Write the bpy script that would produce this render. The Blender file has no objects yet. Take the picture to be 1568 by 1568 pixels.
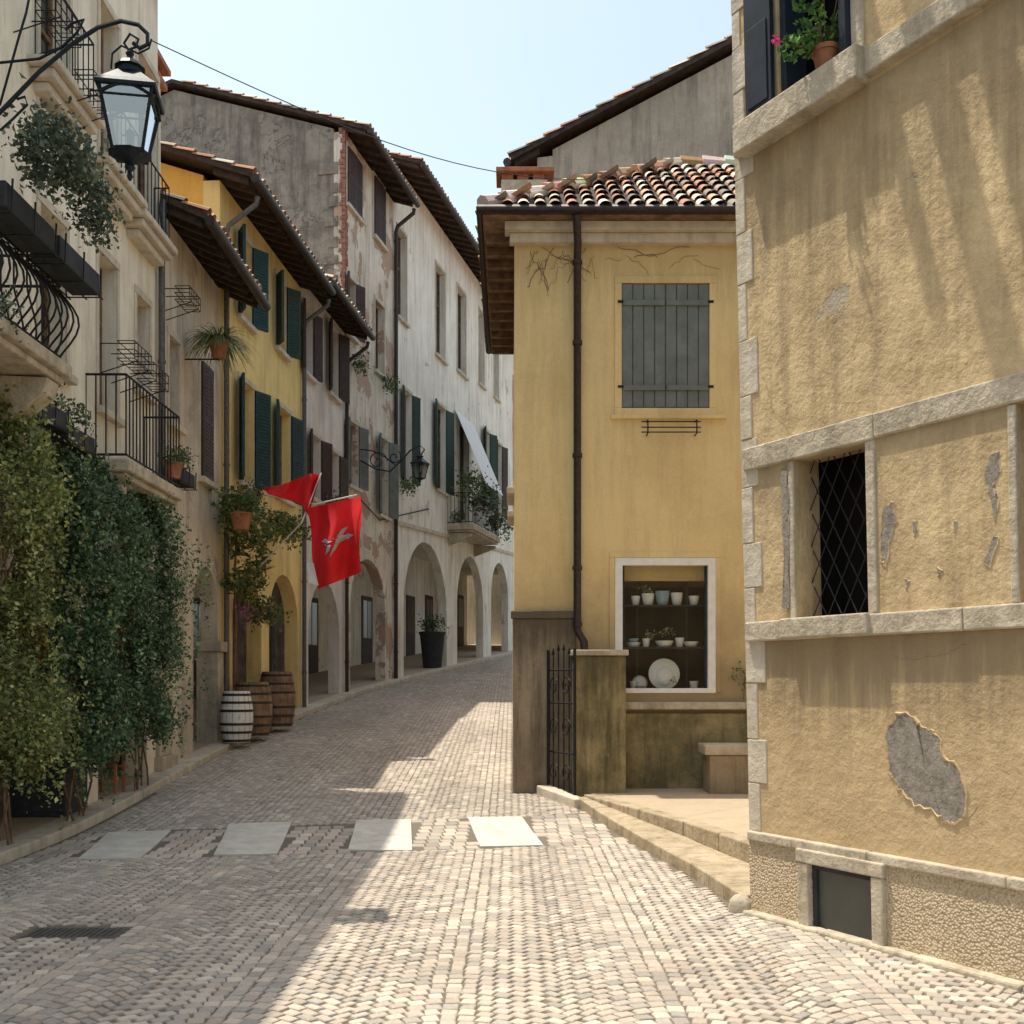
import bpy, math, random
import numpy as np
from mathutils import Vector, Matrix, noise as mnoise
RND=random.Random(11); NP=np.random.default_rng(5)
FPX=1650.0; CX=784.0; HY=1045.0; CAMZ=1.6
def U(a,b): return RND.uniform(a,b)
def g(Y):
    Y=min(Y,62.0); d=Y-11.0
    return 0.085*0.5*(d+math.sqrt(d*d+1.5)) if d>-8 else 0.0
def ground_at(px,py,dz=0):
    Y=2.0
    while Y<60 and CAMZ-(py-HY)/FPX*Y>g(Y)+dz: Y+=.01
    return Vector(((px-CX)/FPX*Y,Y,g(Y)+dz))
def at(px,py,Y): return Vector(((px-CX)/FPX*Y,Y,CAMZ-(py-HY)/FPX*Y))

# ---------------------------------------------------------------- materials
class N:
    def __init__(s,name):
        s.m=bpy.data.materials.new(name); s.m.use_nodes=True; s.t=s.m.node_tree
        s.b=s.t.nodes['Principled BSDF']; s.b.inputs['Roughness'].default_value=0.85
        s.b.inputs['Specular IOR Level'].default_value=0.25
        s.tc=s.t.nodes.new('ShaderNodeTexCoord').outputs['Object']
    def L(s,a,b): s.t.links.new(a,b)
    def mp(s,sc,rot=(0,0,0)):
        n=s.t.nodes.new('ShaderNodeMapping'); n.inputs['Scale'].default_value=sc; n.inputs['Rotation'].default_value=rot
        s.L(s.tc,n.inputs['Vector']); return n.outputs[0]
    def noise(s,scale,detail=5,rough=.6,vec=None,dist=0):
        n=s.t.nodes.new('ShaderNodeTexNoise'); s.L(vec or s.tc,n.inputs['Vector'])
        n.inputs['Scale'].default_value=scale; n.inputs['Detail'].default_value=detail
        n.inputs['Roughness'].default_value=rough; n.inputs['Distortion'].default_value=dist
        return n.outputs['Fac']
    def vor(s,scale,feat='F1',vec=None,out='Distance'):
        n=s.t.nodes.new('ShaderNodeTexVoronoi'); n.feature=feat; s.L(vec or s.tc,n.inputs['Vector'])
        n.inputs['Scale'].default_value=scale; return n.outputs[out]
    def rng(s,v,a,b,c=0,d=1):
        n=s.t.nodes.new('ShaderNodeMapRange'); s.L(v,n.inputs[0])
        for i,x in enumerate((a,b,c,d)): n.inputs[i+1].default_value=x
        return n.outputs[0]
    def mix(s,f,a,b,mode='MIX'):
        n=s.t.nodes.new('ShaderNodeMix'); n.data_type='RGBA'; n.blend_type=mode
        for i,v in ((0,f),(6,a),(7,b)):
            if isinstance(v,(int,float)): n.inputs[i].default_value=v
            elif isinstance(v,tuple): n.inputs[i].default_value=(*v,1) if len(v)==3 else v
            else: s.L(v,n.inputs[i])
        return n.outputs[2]
    def math(s,op,a,b=0.0):
        n=s.t.nodes.new('ShaderNodeMath'); n.operation=op
        for i,v in ((0,a),(1,b)):
            if isinstance(v,(int,float)): n.inputs[i].default_value=v
            else: s.L(v,n.inputs[i])
        return n.outputs[0]
    def sepz(s):
        n=s.t.nodes.new('ShaderNodeSeparateXYZ'); s.L(s.tc,n.inputs[0]); return n.outputs[2]
    def attr(s,name='Col'):
        n=s.t.nodes.new('ShaderNodeAttribute'); n.attribute_name=name; return n.outputs['Color']
    def col(s,c):
        if isinstance(c,tuple): s.b.inputs['Base Color'].default_value=(*c,1)
        else: s.L(c,s.b.inputs['Base Color'])
    def bump(s,h,st=.4,d=.02):
        n=s.t.nodes.new('ShaderNodeBump'); n.inputs['Strength'].default_value=st; n.inputs['Distance'].default_value=d
        s.L(h,n.inputs['Height']); s.L(n.outputs[0],s.b.inputs['Normal'])
def plaster(name,c1,c2,stain,st=.5,peel=None,zb=None,bump=.5,scale=.9,dk=None,low=0.0,drip_shade=()):
    n=N(name)
    c=n.mix(n.rng(n.noise(scale,7,.68),.40,.60),c1,c2)
    sv=n.mp((2.6,2.6,.26))
    f=n.math('MULTIPLY',n.rng(n.noise(1.7,6,.72,sv),.47,.70),st)
    c=n.mix(f,c,stain)
    c=n.mix(n.math('MULTIPLY',n.rng(n.noise(3.3,6,.75),.56,.72),.35),c,tuple(min(.88,x*1.25) for x in c1))
    fine=n.noise(32,4,.7)
    c=n.mix(.35,c,n.mix(fine,(.22,.22,.22),(.85,.85,.85)),'OVERLAY')
    h=n.math('ADD',n.noise(7,5,.6),n.math('MULTIPLY',fine,.35))
    if low: h=n.math('ADD',h,n.math('MULTIPLY',n.noise(2.1,4,.55,n.mp((1,1,.45))),low))
    if zb is not None:
        z=n.math('ADD',n.sepz(),n.math('MULTIPLY',n.noise(2.2,6,.7),-1.4))
        c=n.mix(n.math('MULTIPLY',n.rng(z,zb+.5,zb-.9),.75),c,dk or stain)
    if drip_shade:
        zz=n.sepz(); dn=n.noise(5.5,5,.7,n.mp((1.6,1.6,.12)))
        for (zt,ln,amt) in drip_shade:   # rain-wash grime below ledges; on the tan house also painted ledge shade
            below=n.math('LESS_THAN',zz,zt); fall=n.rng(zz,zt-ln,zt-.02)
            m=n.rng(n.math('ADD',n.math('MULTIPLY',fall,.55),dn),.62,.92)
            m=n.math('MULTIPLY',m,n.rng(fall,0,.3))
            c=n.mix(n.math('MULTIPLY',n.math('MULTIPLY',m,below),amt),c,stain)
    if peel:
        th,pc1,pc2=peel
        pn=n.noise(1.1,8,.64,dist=.4); m=n.rng(pn,th,th+.015)
        cell=n.mix(n.noise(9,5,.7),pc1,pc2)
        c=n.mix(m,c,cell); h=n.math('SUBTRACT',h,n.math('MULTIPLY',m,.8))
    n.col(c); n.bump(h,bump,.03); n.b.inputs['Roughness'].default_value=.92
    return n.m
def simple(name,c,rough=.6,metal=0,var=.25,scale=20,bump=0.1,spec=.3):
    n=N(name); f=n.noise(scale,5,.6)
    d=tuple(x*(1-var) for x in c); l=tuple(min(1,x*(1+var)) for x in c)
    n.col(n.mix(n.rng(f,.3,.7),d,l)); n.b.inputs['Roughness'].default_value=rough
    n.b.inputs['Metallic'].default_value=metal; n.b.inputs['Specular IOR Level'].default_value=spec
    if bump: n.bump(f,bump,.01)
    return n.m
def vcol(name,rough=.85,var=.5,scale=40,bump=.3,trans=0):
    n=N(name)
    if var>0:
        f=n.noise(scale,4,.65); n.col(n.mix(var,n.attr(),n.mix(f,(.2,.2,.2),(.8,.8,.8)),'OVERLAY'))
    else: n.col(n.attr())
    n.b.inputs['Roughness'].default_value=rough
    if bump: n.bump(f,bump,.01)
    if trans:
        t=n.t.nodes.new('ShaderNodeBsdfTranslucent'); n.L(n.attr(),t.inputs[0])
        mx=n.t.nodes.new('ShaderNodeMixShader'); mx.inputs[0].default_value=trans
        n.L(n.b.outputs[0],mx.inputs[1]); n.L(t.outputs[0],mx.inputs[2])
        n.L(mx.outputs[0],n.t.nodes['Material Output'].inputs[0])
    return n.m
def glassmat(name,base=.03,k=.6,tint=(.93,.96,.96)):
    n=N(name); tr=n.t.nodes.new('ShaderNodeBsdfTransparent'); tr.inputs[0].default_value=(*tint,1)
    gl=n.t.nodes.new('ShaderNodeBsdfGlossy'); gl.inputs['Roughness'].default_value=.06; gl.inputs[0].default_value=(.9,.9,.9,1)
    lw=n.t.nodes.new('ShaderNodeLayerWeight'); lw.inputs[0].default_value=.25
    mx=n.t.nodes.new('ShaderNodeMixShader')
    n.L(n.math('ADD',n.math('MULTIPLY',lw.outputs['Fresnel'],k),base),mx.inputs[0]); n.L(tr.outputs[0],mx.inputs[1]); n.L(gl.outputs[0],mx.inputs[2])
    n.L(mx.outputs[0],n.t.nodes['Material Output'].inputs[0]); return n.m

M={}
M['cream']=plaster('plaster_cream',(.86,.79,.64),(.75,.67,.52),(.38,.31,.23),.6)
M['grey']=plaster('plaster_grey',(.66,.58,.45),(.50,.43,.34),(.23,.195,.155),.75,peel=(.62,(.38,.30,.23),(.48,.40,.31)))
M['yellow']=plaster('plaster_yellow',(.88,.66,.27),(.77,.57,.24),(.42,.30,.15),.6)
M['orange']=plaster('plaster_orange',(.82,.46,.10),(.70,.40,.10),(.45,.28,.1),.4)
M['lilac']=plaster('plaster_lilac',(.76,.69,.63),(.63,.56,.50),(.32,.27,.23),.65)
M['brickp']=plaster('plaster_peeled_brick',(.76,.68,.57),(.62,.54,.43),(.30,.24,.18),.7,peel=(.54,(.36,.21,.14),(.54,.42,.32)),bump=.8)
M['gable']=plaster('rough_grey_render',(.31,.275,.225),(.185,.165,.138),(.08,.072,.062),.75,peel=(.56,(.38,.35,.29),(.15,.135,.115)),bump=1.0,scale=2.2,low=1.0)
M['white']=plaster('plaster_white',(.88,.84,.75),(.77,.72,.61),(.42,.36,.28),.7,peel=(.63,(.52,.43,.34),(.64,.56,.48)))
M['mustard']=plaster('plaster_mustard',(.80,.61,.30),(.71,.53,.255),(.44,.32,.16),.4,zb=1.9,dk=(.24,.18,.11),bump=.25,scale=.7,drip_shade=((7.08,1.1,.45),))
M['dampbase']=plaster('plaster_damp',(.36,.285,.19),(.235,.185,.125),(.065,.052,.036),.8,bump=.7,drip_shade=((2.5,.7,.7),))
M['moss']=plaster('mossy_render',(.36,.29,.15),(.20,.17,.085),(.055,.048,.028),.85,bump=.8,scale=2.8,drip_shade=((1.93,.6,.5),))
M['behind']=plaster('plaster_brown',(.46,.385,.30),(.36,.30,.23),(.12,.105,.088),.85)
M['stone']=plaster('stone_trim',(.56,.49,.375),(.42,.36,.27),(.16,.135,.10),.65,bump=.8,scale=5)
M['stonel']=plaster('stone_light',(.64,.57,.46),(.52,.46,.36),(.25,.21,.17),.5,bump=.6,scale=4)
M['conc']=plaster('mossy_concrete',(.46,.38,.27),(.36,.29,.195),(.12,.105,.05),.7,bump=.8,scale=3)
n=N('pebbledash'); v=n.vor(60); n.col(n.mix(n.rng(n.noise(5,5,.7),.4,.65,0,.5),n.mix(n.rng(v,.15,.85),(.70,.58,.42),(.44,.34,.22)),(.42,.33,.21))); n.bump(n.math('ADD',n.math('MULTIPLY',v,-1.0),n.noise(20,5)),.8,.022); M['pebble']=n.m
n=N('exposed_rubble'); n.col(n.mix(n.rng(n.noise(16,7,.8),.35,.65),(.27,.24,.20),(.58,.52,.44))); n.bump(n.math('ADD',n.noise(28,6,.75),n.noise(9,4)),1.0,.06); M['rubble']=n.m
M['iron']=simple('wrought_iron',(.018,.018,.02),.55,.3,.3)
M['lampgreen']=simple('lamp_metal',(.016,.025,.035),.45,.3,.3)
M['gutter']=simple('gutter_metal',(.05,.038,.032),.5,.3,.35)
M['guttergrey']=simple('downpipe_grey',(.12,.115,.11),.5,.3,.3)
M['wood']=simple('dark_wood',(.055,.036,.025),.8,0,.5,8,.3)
M['woodl']=simple('brown_wood',(.19,.115,.07),.8,0,.5,8,.3)
M['shteal']=simple('shutter_teal',(.02,.055,.06),.6,0,.25,10,.1)
M['shgreen']=simple('shutter_green',(.03,.06,.045),.6,0,.25,10,.1)
M['shbrown']=simple('shutter_brown',(.06,.038,.032),.6,0,.3,10,.1)
M['shgrey']=simple('shutter_grey_green',(.165,.185,.175),.75,0,.22,5,.2)
M['shblue']=simple('shutter_blue_black',(.018,.028,.042),.6,0,.3,6,.2)
M['whitep']=simple('white_paint',(.80,.78,.74),.5,0,.08,12,.05)
M['dark']=simple('dark_interior',(.012,.011,.010),.9,0,.3,3,0)
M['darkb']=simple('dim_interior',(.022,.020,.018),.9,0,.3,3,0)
n=N('window_glass'); n.col((.02,.025,.028)); n.b.inputs['Roughness'].default_value=.12; n.b.inputs['Specular IOR Level'].default_value=.6; M['glass']=n.m
M['shopglass']=glassmat('shop_glass')
M['frost']=glassmat('lantern_glass_clear',.3,.5,(.85,.9,.9))
M['tile']=vcol('terracotta_tiles',.9,.6,30,.4)
M['sett']=vcol('porphyry_setts',.75,.5,55,.35)
M['leaf']=vcol('leaf',.40,0,10,0,.25)
n=N('joint_sand'); n.col(n.mix(n.noise(60,5),(.11,.092,.072),(.22,.19,.15))); n.bump(n.noise(90,4),.4,.01); M['sand']=n.m
n=N('ground_paving'); n.col(n.mix(n.noise(3,6),(.26,.22,.18),(.36,.31,.26))); n.bump(n.vor(8,'DISTANCE_TO_EDGE'),.4,.01); M['ground']=n.m
n=N('marble_slab'); n.col(n.mix(n.rng(n.noise(5,8,.75),.35,.65),(.70,.665,.59),(.50,.465,.40))); n.bump(n.noise(25,5),.2,.01); n.b.inputs['Roughness'].default_value=.6; M['marble']=n.m
n=N('terrace_paving'); bk=n.t.nodes.new('ShaderNodeTexBrick'); n.L(n.mp((2.2,2.2,2.2),(0,0,.3)),bk.inputs[0])
bk.inputs['Color1'].default_value=(.54,.42,.30,1); bk.inputs['Color2'].default_value=(.47,.365,.255,1); bk.inputs['Mortar'].default_value=(.26,.22,.17,1); bk.inputs['Mortar Size'].default_value=.012
n.col(n.mix(n.rng(n.noise(3,8,.7),.35,.7,0,.5),bk.outputs[0],(.33,.28,.19))); n.bump(n.noise(30,5),.3,.01); M['terrace']=n.m
M['red']=simple('flag_cloth_red',(.72,.02,.025),.8,0,.12,4,.1)
M['flagw']=simple('flag_emblem',(.42,.43,.44),.8,0,.3,30,.1)
M['awn']=simple('awning_cloth',(.80,.78,.75),.8,0,.06,6,.05)
M['barrel']=simple('barrel_oak',(.26,.165,.10),.7,0,.45,6,.3)
M['terra']=simple('terracotta_pot',(.34,.14,.07),.8,0,.3,10,.2)
M['brickred']=simple('old_brick_edge',(.28,.13,.095),.9,0,.5,12,.6)
M['plantbox']=simple('planter_dark',(.035,.038,.042),.7,0,.3,10,.2)
M['ceram']=simple('white_ceramic',(.85,.85,.82),.25,0,.05,10,0,.5)
M['ceramb']=simple('blue_ceramic',(.30,.45,.55),.25,0,.15,20,0,.5)
n=N('dusty_glass'); n.col(n.mix(n.noise(3,6),(.05,.055,.05),(.14,.14,.12))); n.b.inputs['Roughness'].default_value=.35; M['dusty']=n.m

# ---------------------------------------------------------------- mesh buffers
GROUPS={}
class Buf:
    def __init__(s,name,mat,parent=None,smooth=False,bevel=0):
        s.name=name; s.mat=mat; s.parent=parent; s.v=[]; s.f=[]; s.c=[]; s.smooth=smooth; s.bevel=bevel
    def face(s,pts,c=None):
        i=len(s.v); s.v.extend([tuple(p) for p in pts]); s.f.append(tuple(range(i,i+len(pts)))); s.c.append(c or (1,1,1))
    def hexa(s,p,c=None):
        i=len(s.v); s.v.extend([tuple(q) for q in p])
        for f in ((0,3,2,1),(4,5,6,7),(0,1,5,4),(1,2,6,5),(2,3,7,6),(3,0,4,7)):
            s.f.append(tuple(i+k for k in f)); s.c.append(c or (1,1,1))
    def tube(s,pts,r,n=6,c=None,rs=None):
        pts=[Vector(p) for p in pts]; base=len(s.v); prev=None
        for k,p in enumerate(pts):
            if k==0: t=pts[1]-p
            elif k==len(pts)-1: t=p-pts[k-1]
            else: t=pts[k+1]-pts[k-1]
            if t.length<1e-9: t=Vector((0,0,1))
            t.normalize()
            a=prev if prev is not None else (Vector((0,0,1)) if abs(t.z)<.9 else Vector((1,0,0)))
            a=a-t*a.dot(t)
            if a.length<1e-4: a=t.orthogonal()
            a.normalize(); b=t.cross(a); prev=a
            rr=rs[k] if rs else r
            for j in range(n):
                an=2*math.pi*j/n; s.v.append(tuple(p+a*(rr*math.cos(an))+b*(rr*math.sin(an))))
        for k in range(len(pts)-1):
            for j in range(n):
                j2=(j+1)%n; s.f.append((base+k*n+j,base+k*n+j2,base+(k+1)*n+j2,base+(k+1)*n+j)); s.c.append(c or (1,1,1))
        s.f.append(tuple(base+j for j in range(n))[::-1]); s.c.append(c or (1,1,1))
        s.f.append(tuple(base+(len(pts)-1)*n+j for j in range(n))); s.c.append(c or (1,1,1))
    def lathe(s,cen,prof,n=14,c=None,rot=0,axis=None):
        cen=Vector(cen); base=len(s.v)
        q=Vector((0,0,1)).rotation_difference(Vector(axis)) if axis else None
        for r,z in prof:
            for j in range(n):
                a=rot+2*math.pi*j/n; p=Vector((r*math.cos(a),r*math.sin(a),z))
                if q: p=q@p
                s.v.append(tuple(cen+p))
        for k in range(len(prof)-1):
            for j in range(n):
                j2=(j+1)%n; s.f.append((base+k*n+j,base+k*n+j2,base+(k+1)*n+j2,base+(k+1)*n+j)); s.c.append(c or (1,1,1))
        for k in (0,len(prof)-1):
            if prof[k][0]>1e-4: s.f.append(tuple(base+k*n+j for j in range(n))); s.c.append(c or (1,1,1))
    def build(s):
        if not s.f: return
        me=bpy.data.meshes.new(s.name); me.from_pydata(s.v,[],s.f); me.materials.append(s.mat)
        if any(c!=(1,1,1) for c in s.c):
            ca=me.color_attributes.new('Col','FLOAT_COLOR','CORNER'); arr=[]
            for f,c in zip(s.f,s.c): arr.extend([c[0],c[1],c[2],1.0]*len(f))
            ca.data.foreach_set('color',arr)
        if s.smooth: me.polygons.foreach_set('use_smooth',[True]*len(me.polygons))
        me.update()
        ob=bpy.data.objects.new(s.name,me); bpy.context.scene.collection.objects.link(ob)
        if s.parent: ob.parent=s.parent
        if s.bevel:
            b=ob.modifiers.new('bevel','BEVEL'); b.width=s.bevel; b.segments=2; b.limit_method='ANGLE'
        if s.smooth:
            try: me.set_sharp_from_angle(angle=math.radians(50))
            except Exception: pass
        return ob
class Group:
    def __init__(s,name):
        s.e=bpy.data.objects.new(name,None); bpy.context.scene.collection.objects.link(s.e); s.e.empty_display_size=.2; s.p={}; GROUPS[id(s)]=s
    def part(s,name,mat=None,smooth=False,bevel=0):
        if name not in s.p: s.p[name]=Buf(name,M[mat],s.e,smooth,bevel)
        return s.p[name]
SINGLE=[]
def single(name,mat,smooth=False,bevel=0):
    b=Buf(name,M[mat],None,smooth,bevel); SINGLE.append(b); return b
class Frame:
    def __init__(s,P,Q,side,lean=0):
        s.o=Vector((P[0],P[1],0)); d=Vector((Q[0]-P[0],Q[1]-P[1],0)); s.len=d.length; s.u=d.normalized()
        s.n=Vector((s.u.y,-s.u.x,0)) if side=='R' else Vector((-s.u.y,s.u.x,0)); s.lean=lean
    def p(s,a,z,o=0): return s.o+s.u*a+s.n*o+Vector((s.lean*z,0,z))
    def px(s,x,y,off=0):
        z=0
        for _ in range(4):
            d=Vector(((x-CX)/FPX,1,-(y-HY)/FPX)); c=Vector((0,0,CAMZ)); o=s.o+s.n*off+Vector((s.lean*z,0,0))
            t=(o-c).dot(s.n)/d.dot(s.n); P=c+d*t; a=(P-o).dot(s.u); z=P.z
        return a,z
    def rect(s,x0,x1,y0,y1,off=0):
        xm=(x0+x1)/2; a=s.px(x0,y0,off)[0]; b=s.px(x1,y0,off)[0]
        return min(a,b),max(a,b),s.px(xm,y1,off)[1],s.px(xm,y0,off)[1]
    def box(s,b,s0,s1,z0,z1,o0,o1,c=None):
        b.hexa([s.p(s0,z0,o0),s.p(s1,z0,o0),s.p(s1,z0,o1),s.p(s0,z0,o1),s.p(s0,z1,o0),s.p(s1,z1,o0),s.p(s1,z1,o1),s.p(s0,z1,o1)],c)
    def sub(s,a,off,ang):
        f=Frame((0,0),(1,0),'R'); f.o=s.p(a,0,off); f.o.z=0; ca,sa=math.cos(ang),math.sin(ang)
        f.u=(s.u*ca+s.n*sa); f.n=(s.n*ca-s.u*sa); f.lean=s.lean; return f
def wall(b,fr,s0,s1,z0,z1,ops,depth=.28,o=0,edge=True):
    S=sorted(set([s0,s1]+[v for p in ops for v in (p[0],p[1]) if s0<v<s1]))
    Z=sorted(set([z0,z1]+[v for p in ops for v in (p[2],p[3]) if z0<v<z1]))
    for i in range(len(S)-1):
        for j in range(len(Z)-1):
            a=(S[i]+S[i+1])/2; z=(Z[j]+Z[j+1])/2
            if any(p[0]<a<p[1] and p[2]<z<p[3] for p in ops): continue
            b.face([fr.p(S[i],Z[j],o),fr.p(S[i+1],Z[j],o),fr.p(S[i+1],Z[j+1],o),fr.p(S[i],Z[j+1],o)])
    D=o-depth
    for p in ops:
        a,c,l,h=p[:4]; arch=len(p)>4 and p[4]
        rise=min(p[4],(c-a)/2) if arch else 0; sp=h-rise
        b.face([fr.p(a,l,o),fr.p(a,l,D),fr.p(a,sp,D),fr.p(a,sp,o)]); b.face([fr.p(c,l,o),fr.p(c,l,D),fr.p(c,sp,D),fr.p(c,sp,o)])
        b.face([fr.p(a,l,o),fr.p(c,l,o),fr.p(c,l,D),fr.p(a,l,D)])
        if not arch: b.face([fr.p(a,h,o),fr.p(c,h,o),fr.p(c,h,D),fr.p(a,h,D)])
        else:
            K=14; pts=[]
            for k in range(K+1):
                t=math.pi*k/K; pts.append(((a+c)/2-(c-a)/2*math.cos(t),sp+rise*math.sin(t)))
            for k in range(K):
                (x0,y0),(x1,y1)=pts[k],pts[k+1]
                for oo in (o,D): b.face([fr.p(x0,y0,oo),fr.p(x1,y1,oo),fr.p(x1,h,oo),fr.p(x0,h,oo)])
                b.face([fr.p(x0,y0,o),fr.p(x1,y1,o),fr.p(x1,y1,D),fr.p(x0,y0,D)])
    if edge:
        for s in (s0,s1): b.face([fr.p(s,z0,o),fr.p(s,z1,o),fr.p(s,z1,D),fr.p(s,z0,D)])
TCOL=[(.50,.26,.16),(.58,.34,.22),(.44,.22,.14),(.64,.50,.38),(.72,.66,.56),(.34,.26,.20),(.54,.30,.19),(.26,.22,.18),(.66,.58,.46)]
def tiles(b,O,Uv,Vv,width,length,clip=None,sp=.2,row=.34,seg=5):
    Nn=Uv.cross(Vv).normalized(); Nn=-Nn if Nn.z<0 else Nn
    nc=int(width/sp)
    for i in range(nc+1):
        for j in range(int(length/row)):
            u=i*sp; v=j*row
            if clip and not clip(u,v+row*.5): continue
            jit=U(-.012,.012); c=RND.choice(TCOL); k=U(.8,1.15); c=tuple(x*k for x in c)
            i0=len(b.v); v0=v-.06+U(-.02,.02) if j==0 else v-.03
            for (vv,r,lift) in ((v0,sp*.40,.045+U(0,.01)),(v+row,sp*.33,.015)):
                for q in range(seg+1):
                    a=math.pi*q/seg; b.v.append(tuple(O+Uv*(u+jit+r*math.cos(a))+Vv*vv+Nn*(lift+r*.8*math.sin(a)-.02)))
            for q in range(seg): b.f.append((i0+q,i0+q+1,i0+seg+2+q,i0+seg+1+q)); b.c.append(c)
            i0=len(b.v); c2=tuple(x*.6 for x in RND.choice(TCOL))
            for vv in (v0+.03,v+row):
                for q in range(4):
                    a=math.pi*q/3; b.v.append(tuple(O+Uv*(u+sp/2+sp*.38*math.cos(a))+Vv*vv+Nn*(.03-sp*.22*math.sin(a))))
            for q in range(3): b.f.append((i0+q,i0+q+1,i0+5+q,i0+4+q)); b.c.append(c2)
# ---------------------------------------------------------------- window bits
def leaf_sh(G,mat,fr,hs,z0,z1,w,ang,d,key,louv=True):
    b=G.part('shutters_'+key,mat)
    f=fr.sub(hs,.035,ang if d>0 else math.pi-ang)
    f.box(b,0,w,z0,z1,-.018,.018)
    if louv:
        k=int((z1-z0-.1)/.06)
        for i in range(k):
            z=z0+.06+i*(z1-z0-.12)/k; f.box(b,.05,w-.05,z,z+.028,-.03,.03)
        for z in (z0,z1-.06,(z0+z1)/2-.03): f.box(b,.002,w-.002,z+.002,z+.058,-.026,.026)
        for s_ in (0.002,w-.052): f.box(b,s_,s_+.05,z0+.003,z1-.003,-.024,.024)
def window(G,fr,a,b_,z0,z1,style,shm=None,sill=True,ang=None,depth=.2):
    gl=G.part('window_panes','glass'); fb=G.part('window_frames','woodl' if style!='w' else 'whitep')
    fr.box(gl,a-.02,b_+.02,z0-.02,z1+.02,-depth-.06,-depth)
    t=.05
    for s_ in (a,(a+b_)/2-t/2,b_-t): fr.box(fb,s_,s_+t,z0,z1,-depth-.01,-depth+.03)
    for z in (z0,z1-t,z0+(z1-z0)*.62): fr.box(fb,a,b_,z,z+t*.9,-depth-.008,-depth+.027)
    if sill:
        st=G.part('stone_sills','stonel',bevel=.008)
        fr.box(st,a-.1,b_+.1,z0-.09,z0-.003,-.1,.1)
        for s_ in (a-.075,b_+.003): fr.box(st,s_,s_+.072,z0,z1,-.1,.022)
        fr.box(st,a-.075,b_+.075,z1+.003,z1+.1,-.1,.026)
    if shm:
        A=math.radians({'closed':2,'open':174,'ajar':150,'half':162}[style]+U(-9,6)*(style!='closed')) if ang is None else ang; w=(b_-a)/2-.004
        A=min(A,math.radians(176))
        leaf_sh(G,shm,fr,a,z0+.01,z1-.01,w,A,1,shm); leaf_sh(G,shm,fr,b_,z0+.01,z1-.01,w,A,-1,shm)
def roof(G,fr,s0,s1,zt,depth,pitch,over=.6,thick=.09,endl=.25,endr=.25,gut=True,raf=.5,tilesegs=5):
    ca=math.cos(math.atan(pitch)); vd=(-fr.n+Vector((0,0,pitch))).normalized(); half=depth/2
    sl=G.part('roof_boards','wood'); a0=s0-endl; a1=s1+endr
    for (oa,ob) in ((over,-half),(-depth-over,-half)):
        za=zt+.12-(abs(oa-0) if oa>0 else over)*pitch; zb=zt+.12+half*pitch
        P=[fr.p(a0,za,oa),fr.p(a1,za,oa),fr.p(a1,zb,ob),fr.p(a0,zb,ob)]
        sl.hexa(P+[q+Vector((0,0,thick)) for q in P])
    r=G.part('rafters','wood'); k=int((a1-a0)/raf)
    for i in range(k+1):
        s=a0+.08+i*(a1-a0-.2)/max(1,k); z_=lambda o:zt+.118-o*pitch
        P=[fr.p(s,z_(over-.06)-.1,over-.06),fr.p(s+.08,z_(over-.06)-.1,over-.06),fr.p(s+.08,z_(-.05)-.1,-.05),fr.p(s,z_(-.05)-.1,-.05)]
        r.hexa(P+[q+Vector((0,0,.1)) for q in P])
    tl=G.part('roof_tiles','tile')
    O=fr.p(a0+.05,zt+.12+thick-over*pitch,over); ln=(half+over)/ca
    tiles(tl,O,fr.u,vd,a1-a0-.1,ln,seg=tilesegs)
    if gut:
        gb=G.part('gutter','gutter',True); z=zt+.1-over*pitch
        gb.tube([fr.p(a0,z,over+.07),fr.p(a1,z,over+.07)],.075,8)
def pipe(G,fr,s,z0,z1,over,mat='gutter',r=.045):
    b=G.part('downpipe',mat,True)
    b.tube([fr.p(s,z1,over),fr.p(s,z1-.12,over-.02),fr.p(s,z1-.45,.12),fr.p(s,z1-.6,.08),fr.p(s,z0,.08)],r,8)
    z=z0+.8
    while z<z1-.7: b.tube([fr.p(s,z,.08),fr.p(s,z+.04,.08)],r+.012,8); z+=1.9
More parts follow.
